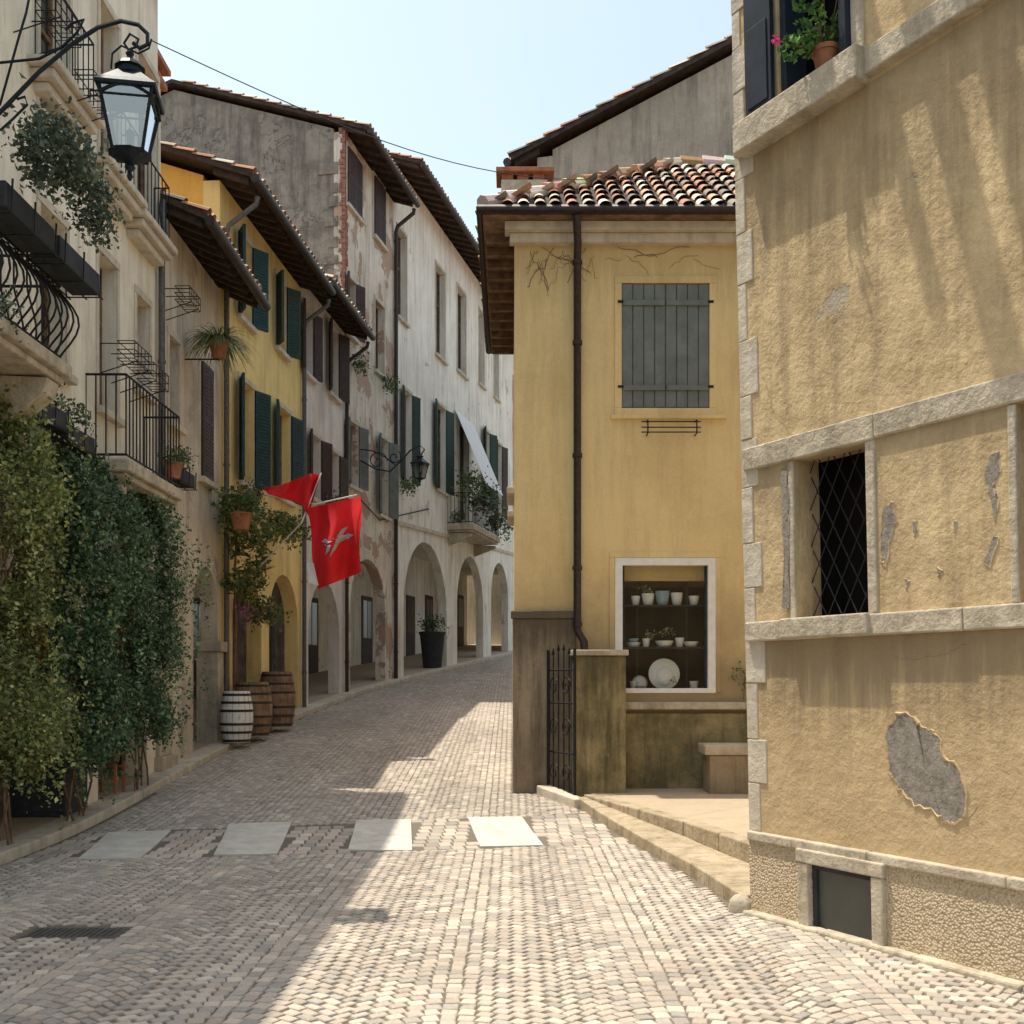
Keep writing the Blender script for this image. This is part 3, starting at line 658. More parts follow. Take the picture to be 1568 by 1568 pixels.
for j in range(nv):
    for i in range(nu): a=i0+j*(nu+1)+i; fb_.f.append((a,a+1,a+nu+2,a+nu+1)); fb_.c.append((1,1,1))
em=FG.part('winged_emblem','flagw')
def epoly(pts):
    cx=sum(p[0] for p in pts)/len(pts); cy=sum(p[1] for p in pts)/len(pts)
    P=[fpos((x-470)/82,(y-765)/130)+Vector((0,-.014,0)) for x,y in pts]; C=fpos((cx-470)/82,(cy-765)/130)+Vector((0,-.014,0))
    for i in range(len(P)): em.face([C,P[i],P[(i+1)%len(P)]])
epoly([(492,830),(505,824),(520,822),(533,826),(528,832),(512,834),(500,836)]); epoly([(512,824),(520,812),(531,810),(526,818),(520,825)])
epoly([(520,830),(530,822),(541,828),(533,832)]); epoly([(496,832),(503,834),(499,843),(493,848)]); epoly([(510,833),(518,833),(512,842),(500,853),(505,842)]); epoly([(505,828),(492,820),(487,824),(497,830)])
f2=FG.part('furled_cloth','red',True)
def f2pos(u,v):
    top=[(404,747),(432,742),(458,732),(476,725),(491,727)]; bot=[(410,757),(436,764),(462,772),(472,790),(487,742)]
    k=min(3,int(u*4)); f=u*4-k; T=[top[k][i]*(1-f)+top[k+1][i]*f for i in (0,1)]; B=[bot[k][i]*(1-f)+bot[k+1][i]*f for i in (0,1)]
    return at(T[0]*(1-v)+B[0]*v,T[1]*(1-v)+B[1]*v,Yf+.1+.12*math.sin(u*14+v*3))
i0=len(f2.v)
for j in range(9):
    for i in range(33): f2.v.append(tuple(f2pos(i/32,j/8)))
for j in range(8):
    for i in range(32): a=i0+j*33+i; f2.f.append((a,a+1,a+34,a+33)); f2.c.append((1,1,1))
po=FG.part('pole','whitep',True); po.tube([fc.p(1.6,5.0,0),at(482,772,Yf+.06),at(546,758,Yf)],.012,7); po.tube([fc.p(.9,3.2,.0),at(462,800,Yf+.1),at(492,724,Yf+.15)],.012,7)
wf=FG.part('white_cloth','awn'); wf.face([at(470,860,Yf+.05),at(480,862,Yf+.02),at(488,897,Yf+.04),at(473,892,Yf+.05)])

za=ff.px(715,812,.8)[1]; sa=ff.px(700,800,.0)[0]; balcony(GF,ff,sa-1.2,sa+2.4,za+.3,.9,1.0,t=.2)
aw=GF.part('awning','awn'); 
s1_=ff.px(700,640,0)[0]; zA=ff.px(700,632,0)[1]; zB=zA-2.5
P=[ff.p(s1_-.4,zA,.05),ff.p(s1_+2.0,zA,.05),ff.p(s1_+2.0,zB,1.1),ff.p(s1_-.4,zB,1.1)]; aw.hexa(P+[q+Vector((0,0,.03)) for q in P])
for (x,y,r) in ((745,770,.6),(722,745,.5),(765,800,.5)):
    s_,z=ff.px(x,y,.8); c=ff.p(s_,z,.8); bush('balcony_plants',(c.x,c.y,c.z),(.4,.8,.9*r),20,22,.16,.13,GDk+GY)
for fr_,x,y in ((fe,553,560),(fe,597,590),(ff,700,790),(ff,625,745),(fd,512,775)):
    s_,z=fr_.px(x,y,.25); c=fr_.p(s_,z,.25); bush('window_flower_box',(c.x,c.y,c.z),(.2,.45,.18),14,20,.08,.08,GDk+GL)
q=GE.part('brick_corner_strip','brickred',bevel=.01)
z=9.9
while z<14.9:
    h=U(.06,.16); fe.box(q,-.018,.10+U(0,.12),z,z+h-.008,-U(.06,.16),.016); z+=h
q=GE.part('gable_quoins','gable',bevel=.02); z=9.9
while z<14.4:
    h=U(.22,.34); w=U(.3,.7); fe.box(q,-.03,-.002,z,z+h-.02,-w,-.17); z+=h*U(1,2)

# ================================================================= RIGHT: mustard shop house
H=Group('mustard_shop_house'); fh=Frame((.03,13.5),(6.5,13.5),'R')
W1=fh.rect(952,1086,434,625); W2=fh.rect(944,1093,856,1060)
ZE=7.30
hw=H.part('walls','mustard'); wall(hw,fh,0,6.47,-.3,ZE,[W2,W1])
fhl=Frame((.03,18.4),(.03,13.5),'R')
if fhl.n.x>0: fhl.n=-fhl.n
W3=[(1.2,2.0,4.2,5.6),(3.2,4.0,4.2,5.6),(1.5,2.5,.4,2.5)]
wall(hw,fhl,0,4.9,-.3,ZE,W3,edge=False)
for w in W3: window(H,fhl,*w,'open')
hb=H.part('body','mustard'); fh.box(hb,.3,6.2,2.9,ZE,-4.9,-.282)
fh.box(hb,2.9,6.2,-.3,2.897,-4.9,-1.3); fh.box(hb,.3,.8,-.3,2.897,-4.9,-.282)
fh.box(hb,.83,2.87,-.3,2.897,-4.9,-1.62)
sh=H.part('shutters','shgrey',bevel=.006); a,b_,z0_,z1_=W1
fh.box(sh,a,b_,z0_,z1_,-.06,-.02)
nb=8
for i in range(nb):
    w=(b_-a)/nb; fh.box(sh,a+i*w+.005,a+(i+1)*w-.005,z0_+.01,z1_-.01,-.022,.004+U(-.003,.003))
for hh in (.14,.82):
    z=z0_+(z1_-z0_)*hh; 
    for (x0,x1) in ((a+.01,(a+b_)/2-.01),((a+b_)/2+.01,b_-.01)): fh.box(sh,x0,x1,z,z+.07,.006,.026)
hi_=H.part('hinges','iron')
for hh in (.16,.84):
    z=z0_+(z1_-z0_)*hh
    for s_ in (a-.05,b_-.02): fh.box(hi_,s_,s_+.07,z,z+.03,.003,.03)
tr=H.part('window_trim','mustard',bevel=.006)
def surround(b,fr,a,b_,z0,z1,w,o,sill=True):
    fr.box(b,a-w,a-.001,z0,z1,-.02,o); fr.box(b,b_+.001,b_+w,z0,z1,-.02,o); fr.box(b,a-w,b_+w,z1+.001,z1+w,-.02,o+.002)
    if sill: fr.box(b,a-w,b_+w,z0-w,z0-.001,-.02,o+.002)
surround(tr,fh,a,b_,z0_,z1_,.09,.018); fh.box(tr,a-.14,b_+.2,z0_-.14,z0_-.092,-.02,.05)
rk=H.part('iron_rack','iron',True); s0_,zr=fh.px(980,650); s1_,_=fh.px(1070,650)
for dz in (0,-.07,-.13): rk.tube([fh.p(s0_,zr+dz,.15),fh.p(s1_,zr+dz,.15)],.008,5)
for s_ in (s0_+.08,s1_-.05): rk.tube([fh.p(s_,zr+.03,0),fh.p(s_,zr+.02,.15),fh.p(s_,zr-.14,.15),fh.p(s_,zr-.14,.0)],.009,5)
a,b_,z0_,z1_=W2; wf=H.part('shop_window_frame','whitep',bevel=.005)
t=.075
fh.box(wf,a-.02,a+t,z0_,z1_,-.09,.022); fh.box(wf,b_-t,b_+.02,z0_,z1_,-.09,.022); fh.box(wf,a-.02,b_+.02,z1_-.08,z1_+.01,-.088,.024); fh.box(wf,a-.02,b_+.02,z0_-.01,z0_+.05,-.088,.024)
surround(tr,fh,a-.02,b_+.02,z0_,z1_+.012,.07,.015,False)
ins=H.part('shop_window_inner_frame','plantbox'); 
for s_ in (a+t+.001,b_-t-.031): fh.box(ins,s_,s_+.03,z0_+.05,z1_-.08,-.085,-.05)
gp=H.part('shop_glass','shopglass'); gp.face([fh.p(a+t,z0_+.05,-.07),fh.p(b_-t,z0_+.05,-.07),fh.p(b_-t,z1_-.08,-.07),fh.p(a+t,z1_-.08,-.07)])
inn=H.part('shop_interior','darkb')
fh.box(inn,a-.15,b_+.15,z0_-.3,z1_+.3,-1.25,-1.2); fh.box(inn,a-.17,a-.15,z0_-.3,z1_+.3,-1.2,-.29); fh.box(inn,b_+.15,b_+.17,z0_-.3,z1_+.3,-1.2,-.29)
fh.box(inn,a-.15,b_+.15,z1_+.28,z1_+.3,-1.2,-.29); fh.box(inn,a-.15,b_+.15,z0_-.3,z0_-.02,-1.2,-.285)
shv=H.part('shelves','plantbox')
zs=[z0_+.02,fh.px(1018,990)[1],fh.px(1018,925)[1]]
for z in zs[1:]: fh.box(shv,a+.0,b_-.0,z-.02,z,-.42,-.12)
for s_ in (a+.30,b_-.28): fh.box(shv,s_,s_+.02,z0_,z1_,-.44,-.42)
ce=H.part('crockery','ceram',True); cbm=H.part('blue_crockery','ceramb',True)
def cup(b,s_,z,r,h): b.lathe(fh.p(s_,z,-.25),[(0,0),(r*.6,0),(r*.8,h*.3),(r,h),(r*.9,h),(r*.7,h*.35),(0,h*.2)],14)
def plate(b,s_,z,r,o=-.24): 
    c=fh.p(s_,z+r*.97,o); b.lathe(c,[(0,.0),(r*.6,0.0),(r,-.03),(r,-.02),(r*.62,.012),(0,.012)],24,axis=(0,-1,.12))
wd=b_-a
for f,r,h in ((.22,.06,.12),(.35,.085,.15),(.65,.08,.16),(.83,.07,.12)): cup(ce,a+wd*f,zs[2],r,h)
cup(cbm,a+wd*.5,zs[2],.095,.18); 
for f,r,h in ((.2,.09,.06),(.8,.10,.07),(.33,.05,.11),(.68,.06,.12)): cup(ce,a+wd*f,zs[1],r,h)
cup(ce,a+wd*.52,zs[1],.12,.08); cup(cbm,a+wd*.2,zs[1]+.06,.07,.05)
plate(ce,a+wd*.52,zs[0]+.02,.20); plate(cbm,a+wd*.52,zs[0]+.06,.14,-.222); plate(ce,a+wd*.52,zs[0]+.075,.125,-.212); cup(cbm,a+wd*.25,zs[0],.07,.06); cup(ce,a+wd*.2,zs[0],.05,.12); cup(ce,a+wd*.83,zs[0],.06,.12); plate(ce,a+wd*.27,zs[0],.1,-.3)
for (f,z,r) in ((.55,zs[1]+.17,.13),(.35,zs[1]+.15,.06),(.35,zs[2]+.2,.06),(.6,zs[0]+.12,.05)):
    P,Wt=clumps(fh.p(a+wd*f,z,-.25),(r,.06,r*.6),10,8,.02); leaves('display_greenery',H.e,P,.035,[(.1,.16,.06),(.3,.35,.2)],Wt)
lg=H.part('stone_ledge','stone',bevel=.012); zl2=fh.px(1040,1075)[1]
fh.box(lg,fh.px(958,1080)[0]-.02,6.4,zl2-.09,zl2,-.02,.14)
bs=H.part('mossy_plinth','moss',bevel=.01); fh.box(bs,fh.px(955,1080)[0],6.4,-.2,fh.px(1040,1092)[1],-.02,.09)
db=H.part('damp_plinth','dampbase',bevel=.012); fh.box(db,-.02,fh.px(882,950)[0],-.3,fh.px(840,948)[1],-.02,.07); fh.box(db,-.045,fh.px(882,950)[0]+.02,fh.px(840,948)[1]+.002,fh.px(840,936)[1],-.02,.09)
pp=H.part('downpipe','gutter',True); sp_=fh.px(884,600,.08)[0]
pp.tube([fh.p(sp_-.02,7.3,.38),fh.p(sp_-.02,7.2,.34),fh.p(sp_,7.02,.18),fh.p(sp_,6.9,.09),fh.p(sp_,2.25,.09),fh.p(sp_+.08,2.1,.16),fh.p(sp_+.08,1.9,.16)],.048,10)
for z in (3.0,4.4,5.8,6.8,2.3): pp.tube([fh.p(sp_,z,.09),fh.p(sp_,z+.05,.09)],.062,10)
co=H.part('cornice','stonel',bevel=.01); fh.box(co,-.12,6.47,7.19,7.295,-.02,.22); fh.box(co,-.06,6.47,7.07,7.188,-.02,.12)
EY=13.14
sf=H.part('eave_soffit','woodl')
def bx(b,x0,x1,y0,y1,z0,z1): b.hexa([Vector(v) for v in [(x0,y0,z0),(x1,y0,z0),(x1,y1,z0),(x0,y1,z0),(x0,y0,z1),(x1,y0,z1),(x1,y1,z1),(x0,y1,z1)]])
bx(sf,-.36,6.6,EY,13.5,ZE,ZE+.05); bx(sf,-.36,.03,13.502,18.7,ZE,ZE+.05)
for i in range(12): y=13.7+i*.42; bx(sf,-.33,.02,y,y+.08,ZE-.1,ZE-.002)
gt=H.part('gutter','gutter',True); gt.tube([(6.6,EY-.05,ZE+.05),(-.40,EY-.05,ZE+.05),(-.40,18.7,ZE+.05)],.058,8)
e0=Vector((-.36,EY,ZE+.09)); pc=.66; rt=H.part('roof_tiles','tile'); rbd=H.part('roof_boards','wood')
w_=8.0; hy=2.85
A=e0; B=e0+Vector((w_,0,0)); C=e0+Vector((w_-hy,hy,hy*pc)); D=e0+Vector((hy,hy,hy*pc)); E_=e0+Vector((0,2*hy,0)); F_=e0+Vector((w_,2*hy,0))
for fcs in ((A,B,C,D),(E_,A,D),(F_,E_,D,C),(B,F_,C)): rbd.face(fcs)
rbd.face([A,E_,F_,B]) 
k=math.sqrt(1+pc*pc)
tiles(rt,A+Vector((.1,0,.0)),Vector((1,0,0)),Vector((0,1,pc)).normalized(),w_-.2,hy*k,clip=lambda u,v:(v/k<u+.12 and v/k<w_-u),sp=.2,row=.36,seg=7)
tiles(rt,E_+Vector((0,-.1,0)),Vector((0,-1,0)),Vector((1,0,pc)).normalized(),2*hy-.2,hy*k,clip=lambda u,v:(v/k<u and v/k<2*hy-u),sp=.2,row=.36)
for (X0,X1,nn) in ((A,D,11),(D,C,7)):
    for i in range(nn):
        c=tuple(x*U(.8,1.1) for x in RND.choice(TCOL)); p0=X0+(X1-X0)*(i/nn); p1=X0+(X1-X0)*((i+1)/nn+.01); rt.tube([p0+Vector((0,0,.05)),p1+Vector((0,0,.03))],.09,8,c,rs=[.10,.08])
fch=Frame((-.22,16.9),(.62,16.9),'R'); cm=H.part('chimney','stone',bevel=.01); cb2=H.part('chimney_cap','terra',bevel=.008)
fch.box(cm,.03,.80,7.5,9.15,-.5,0); fch.box(cb2,.0,.83,9.152,9.28,-.53,.03); fch.box(cm,.05,.78,9.282,9.5,-.48,-.02)
for s_ in (.06,.3,.55): fch.box(cb2,s_,s_+.18,9.502,9.6,-.46,-.04)
fch.box(cb2,-.03,.88,9.602,9.67,-.55,.05)
bn=Group('stone_bench'); q=bn.part('slab','stone',bevel=.015); f=Frame((2.28,12.75),(3.3,12.75),'R'); f.box(q,0,1.0,.74,.86,-.5,.03); f.box(bn.part('support','dampbase',bevel=.015),.06,.96,.2,.737,-.46,0)
p=fh.p(fh.px(1140,1040,.1)[0],fh.px(1140,1040,.1)[1],.12); q,w=clumps(p,(.14,.05,.18),14,14,.04); e=Group('wall_weed'); leaves('leaves',e.e,q,.035,GL,w); e.part('stem','woodl').tube([p-Vector((0,-.08,.25)),p],.006,5)
cr=Group('dry_creeper'); cb3=cr.part('twigs','woodl',True)
def creeper(s_,z,dx,dz,n,r=.0035):
    pts=[]; a=s_; b=z
    for i in range(n): pts.append(fh.p(a,b,.008)); a+=dx*U(.3,1.6); b+=dz*U(-.4,1.8)
    cb3.tube(pts,r,4)
for (s_,z,dx,dz) in ((.35,7.05,.05,-.03),(.5,7.05,-.04,-.06),(.3,7.0,-.02,-.05),(.9,7.05,-.03,-.05),(1.3,7.05,.06,-.03),(2.2,7.05,-.07,-.02),(.6,7.0,.05,-.05),(.2,7.0,.03,-.07)):
    creeper(s_,z,dx,dz,10)
    creeper(s_+.1,z-.1,dx*.6,dz*1.1,9,.002); creeper(s_+.05,z-.15,-dx*.7,dz*1.2,7,.002)
gp_=Group('gate_pillar'); b=gp_.part('pillar','moss',bevel=.015); f=Frame((.74,12.85),(1.35,12.85),'R'); f.box(b,0,.62,-.1,1.92,-.62,0); f.box(gp_.part('coping','stone',bevel=.012),-.03,.65,1.922,1.99,-.66,.03)
fgate=Frame((.45,13.38),(.74,12.72),'R'); gt_=Group('wrought_iron_gate'); b=gt_.part('bars','iron',True); L=fgate.len
for i in range(6):
    s_=L*i/5; top=1.85+.12*math.sin(math.pi*i/5); b.tube([fgate.p(s_,.2,0),fgate.p(s_,top,0)],.009,5); b.lathe(fgate.p(s_,top,0),[(.0,0),(.022,.03),(.0,.11)],6)
for z in (.28,.75,1.35,1.75): b.tube([fgate.p(0,z,0),fgate.p(L,z,0)],.012,5)
for s_ in (0,L): b.tube([fgate.p(s_,.1,0),fgate.p(s_,2.0,0)],.018,6)
for z in (.5,1.05,1.55):
    for s_ in (L*.25,L*.72): scroll(b,fgate.p(s_,z,.012),.13,1.5,0,fgate.u,Vector((0,0,1)),.007)
GI,fi=house('brown_gable_house',(.45,19.2),(5.6,40),'L',10.95,'behind',[((2,3,6,7.6),'open','shgreen','S'),((6,7,6,7.6),'open','shgreen','S'),((10,11,6,7.6),'open','shgreen','S')],[],depth=11,pitch=.40,over=.45,gables=(.15,.1))

# ================================================================= RIGHT: old tan house
RH=Group('old_tan_house'); fr=Frame((1.67,7.44),(1.67+.486*8,7.44-.874*8),'R',lean=-.022)
Wl=fr.rect(1215,1326,690,944); Wr=fr.rect(1556,1680,600,925); Wr=(Wr[0],Wr[0]+.62,Wl[2],Wl[3])
zu=fr.px(1250,128)[1]; Wu=(fr.px(1192,100)[0],fr.px(1306,100)[0],zu,zu+1.5)
zpl=fr.px(1157,1275)[1]
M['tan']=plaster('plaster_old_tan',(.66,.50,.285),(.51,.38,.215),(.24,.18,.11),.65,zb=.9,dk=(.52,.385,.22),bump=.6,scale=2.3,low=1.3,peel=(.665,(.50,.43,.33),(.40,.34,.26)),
  drip_shade=((Wl[2]-.13,.8,.7),(Wu[2]-.2,1.2,.5),(Wl[3]+.01,.5,.4)))  # streaks under the bands put ledge shade into the plaster colour
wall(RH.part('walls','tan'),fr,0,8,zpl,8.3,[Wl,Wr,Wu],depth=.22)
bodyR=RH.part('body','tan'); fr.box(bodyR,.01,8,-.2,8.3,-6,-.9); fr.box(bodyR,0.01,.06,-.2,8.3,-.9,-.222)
Wb=fr.rect(1240,1336,1332,1446,.04)
wall(RH.part('plinth','pebble'),fr,-.0,8,-.2,zpl,[Wb],depth=.14,o=.03)
dk=RH.part('dark_rooms','dark')
for w in (Wl,Wr,Wu):
    fr.box(dk,w[0]-.1,w[1]+.1,w[2]-.1,w[3]+.1,-.6,-.55)
    fr.box(dk,w[0]-.12,w[0]-.1,w[2]-.1,w[3]+.1,-.55,-.225); fr.box(dk,w[1]+.1,w[1]+.12,w[2]-.1,w[3]+.1,-.55,-.225); fr.box(dk,w[0]-.1,w[1]+.1,w[3]+.1,w[3]+.12,-.55,-.225); fr.box(dk,w[0]-.1,w[1]+.1,w[2]-.12,w[2]-.1,-.55,-.225)
st=RH.part('stone_bands','stone',bevel=.010)
def stones(a,b_,z0,z1,o,step=.5):
    s_=a
    while s_<b_-.01:
        w=min(step*U(.7,1.5),b_-s_); 
        if b_-s_-w<.12: w=b_-s_
        fr.box(st,s_,s_+w-.003,z0+U(-.005,.005),z1+U(-.005,.005),-.03,o+U(-.004,.006)); s_+=w
zb0=Wl[3]+.002; zb1=zb0+.15; stones(.02,7.9,zb0,zb1,.026,.8)
za1=Wl[2]-.002; stones(.02,7.9,za1-.13,za1,.05,.9)
fr.box(st,Wl[0]-.08,Wl[1]+.05,za1-.125,za1+.004,-.03,.085)
for w in (Wl,Wr):
    fr.box(st,w[0]-.05,w[0]-.001,w[2],zb0-.003,-.03,.014); fr.box(st,w[1]+.001,w[1]+.072,w[2],zb0-.003,-.03,.016)
zs1=Wu[2]-.004; stones(.02,7.9,zs1-.17,zs1-.02,.06,.9); fr.box(st,.1,Wu[1]+.14,zs1-.2,zs1,-.03,.13)
fr.box(st,Wu[1]+.002,Wu[1]+.1,zs1,zs1+1.6,-.03,.02)
s_=0.0
while s_<7.8: w=U(.5,1.1); fr.box(st,s_,s_+w-.004,zpl-.05,zpl+.012,-.02,.05); s_+=w
a,b_,z0_,z1_=Wb; bf=RH.part('basement_stone_frame','stone',bevel=.01)
fr.box(bf,a-.09,a-.001,z0_-.05,z1_,0,.065); fr.box(bf,b_+.001,b_+.09,z0_-.05,z1_,0,.065); fr.box(bf,a-.1,b_+.1,z1_+.001,z1_+.09,0,.07)
fr.box(bf,a-.12,b_+.12,z0_-.12,z0_-.052,0,.12)
im=RH.part('basement_window_frame','plantbox'); 
for x0,x1,y0,y1 in ((a,a+.035,z0_,z1_),(b_-.035,b_,z0_,z1_),(a+.035,b_-.035,z1_-.035,z1_),(a+.035,b_-.035,z0_,z0_+.035)): fr.box(im,x0,x1,y0,y1,-.02,.02)
fr.box(RH.part('basement_pane','dusty'),a+.03,b_-.03,z0_+.03,z1_-.03,-.03,-.005)
ft=RH.part('footing','stone',bevel=.015); s_=-.02
while s_<6: w=U(.4,.75); fr.box(ft,s_,s_+w-.006,-.06,.035+U(0,.01),.0,.10+U(0,.02)); s_+=w
qn=RH.part('quoins','stonel',bevel=.006); z=zpl+.014; k=0
while z<8.2:
    h=U(.24,.42); w=(.15 if k%2 else .08)+U(-.02,.025); fr.box(qn,-.016-U(0,.006),w,z,z+h-.004,-.28 if k%2 else -.42,.008+U(0,.005)); z+=h; k+=1
la=RH.part('window_lattice','iron',True)
for w in (Wl,Wr):
    a,b_,z0_,z1_=w; W_=b_-a; Hh=z1_-z0_; stp=.13
    for sg in (1,-1):
        for i in range(-12,24):
            x0=i*stp; seg=[]
            for t in np.linspace(0,Hh,40):
                x=x0+sg*t*.55
                if 0<=x<=W_: seg.append((x,t))
            if len(seg)>1: la.tube([fr.p(a+seg[0][0],z0_+seg[0][1],-.14+.004*sg),fr.p(a+seg[-1][0],z0_+seg[-1][1],-.14+.004*sg)],.005,4)
def patch(mat,pts,o,key,jit=3,sub=5):
    b=RH.part(key,mat); P=[]
    for i in range(len(pts)):
        x0,y0=pts[i]; x1,y1=pts[(i+1)%len(pts)]
        for t in range(sub): t/=sub; P.append((x0+(x1-x0)*t+U(-jit,jit),y0+(y1-y0)*t+U(-jit,jit)))
    Q=[fr.p(*fr.px(x,y),o) for x,y in P]; c=sum(Q,Vector())/len(Q)
    for i in range(len(Q)): b.face([c,Q[i],Q[(i+1)%len(Q)]])
    return P
def lip(P,o,key='plaster_edges',r=.007):
    b=RH.part(key,'tan',True); Q=[fr.p(*fr.px(x,y),o) for x,y in P]; b.tube(Q+[Q[0]],r,5,rs=[r*U(.5,1.5) for _ in range(len(Q)+1)])
P=patch('rubble',[(1372,1090),(1400,1096),(1412,1115),(1432,1120),(1450,1160),(1472,1180),(1482,1225),(1478,1258),(1450,1262),(1428,1240),(1400,1232),(1378,1205),(1360,1180),(1355,1130)],.004,'exposed_rubble',4); lip(P,.0,r=.009)
P=patch('rubble',[(1352,780),(1368,768),(1374,800),(1362,830),(1358,870),(1350,860),(1350,820)],.004,'exposed_rubble',2); lip(P,.0,r=.006)
for pts in ([(1515,700),(1530,690),(1532,720),(1520,745),(1528,770),(1524,800),(1518,770),(1508,735)],[(1398,800),(1404,798),(1406,815),(1400,820)],[(1460,795),(1466,800),(1462,815)],[(1523,820),(1530,825),(1515,870),(1508,860)],[(1385,885),(1392,890),(1388,900)],[(1436,870),(1444,874),(1438,884)]):
    P=patch('rubble',pts,.004,'exposed_rubble',1.5); lip(P,.0,r=.005)
P=patch('rubble',[(1198,720),(1209,722),(1211,800),(1211,930),(1202,935),(1204,860),(1200,800)],.016,'jamb_rubble',2)
ck=RH.part('wall_cracks','dampbase')
for pts in ([(1168,575),(1178,610),(1188,640),(1215,668)],[(1480,985),(1450,1000),(1400,1010),(1360,1004)],[(1500,1290),(1480,1262),(1500,1230)]):
    Q=[]
    for i in range(len(pts)-1):
        for t in (0,.2,.4,.6,.8): Q.append((pts[i][0]+(pts[i+1][0]-pts[i][0])*t+U(-2,2),pts[i][1]+(pts[i+1][1]-pts[i][1])*t+U(-2,2)))
    ck.tube([fr.p(*fr.px(x,y),.000) for x,y in Q],.0018,4)
us=RH.part('upper_shutters','shblue',bevel=.004)
fr.box(us,Wu[0]-.26,Wu[0]-.01,Wu[2]+.02,Wu[3],.025,.06); fr.box(us,Wu[0]-.23,Wu[0]-.04,Wu[2]+.07,Wu[2]+.6,.06,.07)
fr.box(RH.part('upper_window_frame','shblue'),Wu[0],Wu[0]+.05,Wu[2],Wu[3],-.2,-.02); fr.box(RH.part('upper_window_frame','shblue'),Wu[1]-.05,Wu[1],Wu[2],Wu[3],-.2,.06)
c=fr.p((Wu[0]+Wu[1])/2+.12,zs1+.1,.02); fl=Group('potted_oleander'); fl.part('pot','terra',True).lathe(c-Vector((0,0,.1)),[(.05,0),(.08,.13),(.09,.13),(.09,.16),(.07,.16),(0,.14)],14)
q,w=clumps(c+Vector((-.03,-.02,.28)),(.15,.12,.20),30,9,.035); leaves('leaves',fl.e,q,.055,[(.05,.11,.03),(.08,.16,.04)],w)
q,w=clumps(c+Vector((-.18,-.02,.06)),(.12,.06,.05),12,10,.02); leaves('side_leaves',fl.e,q,.05,[(.05,.11,.03),(.08,.16,.04)],w)
q,w=clumps(c+Vector((-.30,-.02,.10)),(.02,.02,.02),4,9,.009); leaves('pink_flowers',fl.e,q,.03,[(.6,.05,.2),(.65,.12,.28)],w)
s=fl.part('stems','woodl',True)
for k in range(7): s.tube([c,c+Vector((U(-.12,.08),U(-.08,.05),U(.2,.45)))],.004,4)
s.tube([c,c+Vector((-.15,-.02,.06)),c+Vector((-.3,-.02,.1))],.004,4)
# roof, plus unseen eave slats invented to streak sun and shade on the wall
rr=RH.part('roof_and_streak_slats','wood'); fr.box(rr,-.1,8,8.3,8.38,-6.3,.14)
for (sa_,sb_,oo) in ((-.12,.04,.45),(.18,.30,.72),(.46,.58,.88),(.76,.96,1.0),(1.10,1.32,1.05),(1.46,1.82,1.08),(1.98,8,1.02)): fr.box(rr,sa_,sb_,8.32,8.37,.142,oo)
for i in range(14): fr.box(rr,.0+i*.55,.07+i*.55,8.2,8.298,-.3,.3)
O=fr.p(-.1,8.42,.16); tiles(RH.part('roof_tiles','tile'),O,fr.u,(-fr.n+Vector((0,0,.35))).normalized(),8.0,6,seg=4)

# ================================================================= GROUND
gs=single('ground','ground')
ys=[-60,-20,0,3,6,8,9,9.5,10,10.5,11,11.5,12,12.5,13,14,15,17,20,25,30,40,50,62,120,600]
for i in range(len(ys)-1):
    for (x0,x1) in ((-500,-30),(-30,30),(30,500)):
        gs.face([(x0,ys[i],g(ys[i])-.03),(x1,ys[i],g(ys[i])-.03),(x1,ys[i+1],g(ys[i+1])-.03),(x0,ys[i+1],g(ys[i+1])-.03)])
js=single('street_joint_sand','sand')
for i in range(1,len(ys)-3):
    n_=max(1,int((ys[i+1]-ys[i])/1.0))
    for k in range(n_):
        y0=ys[i]+(ys[i+1]-ys[i])*k/n_; y1=ys[i]+(ys[i+1]-ys[i])*(k+1)/n_
        js.face([(-7.9,y0,g(y0)-.004),(9,y0,g(y0)-.004),(9,y1,g(y1)-.004),(-7.9,y1,g(y1)-.004)])
LW=[(-4.62,0),(-4.8,14.6),(-4.8,17.7),(-4.42,22.6),(-4.05,26.1),(-3.28,30),(.9,48),(6,58)]
def lerp_poly(P,y):
    for i in range(len(P)-1):
        if P[i][1]<=y<=P[i+1][1]: f=(y-P[i][1])/(P[i+1][1]-P[i][1]); return P[i][0]+(P[i+1][0]-P[i][0])*f
    return P[-1][0] if y>P[-1][1] else P[0][0]
RB=[(4.1,3.1),(1.75,7.3),(1.60,7.45),(1.46,8.8),(1.13,10.75),(.76,12.55),(.45,13.38),(.05,13.42),(.02,18.6),(.4,19.2),(5.4,40),(8,50)]
KERB=.30
slabs=[[(165,1276),(262,1273),(215,1316),(118,1317)],[(350,1263),(447,1260),(425,1309),(326,1311)],[(545,1257),(630,1256),(632,1304),(532,1303)],[(716,1253),(800,1252),(833,1296),(735,1298)]]
SL=[[ground_at(x,y) for x,y in s_] for s_ in slabs]
def inpoly(x,y,P):
    c=False; n_=len(P)
    for i in range(n_):
        a,b=P[i],P[(i+1)%n_]
        if (a.y>y)!=(b.y>y) and x<(b.x-a.x)*(y-a.y)/(b.y-a.y)+a.x: c=not c
    return c
cw=single('crosswalk_slabs','marble',bevel=.004)
for P in SL:
    for (t0,t1) in [(0,.5),(.5,1)]:
        q=[P[0].lerp(P[3],t0),P[1].lerp(P[2],t0),P[1].lerp(P[2],t1),P[0].lerp(P[3],t1)]
        c_=sum(q,Vector())/4; q=[c_+(p-c_)*.988 for p in q]
        q=[Vector((p.x,p.y,g(p.y)-.02)) for p in q]; cw.hexa(q+[p+Vector((0,0,.034)) for p in q])
bandN=(SL[0][3],SL[3][2]); bandF=(SL[0][0],SL[3][1])
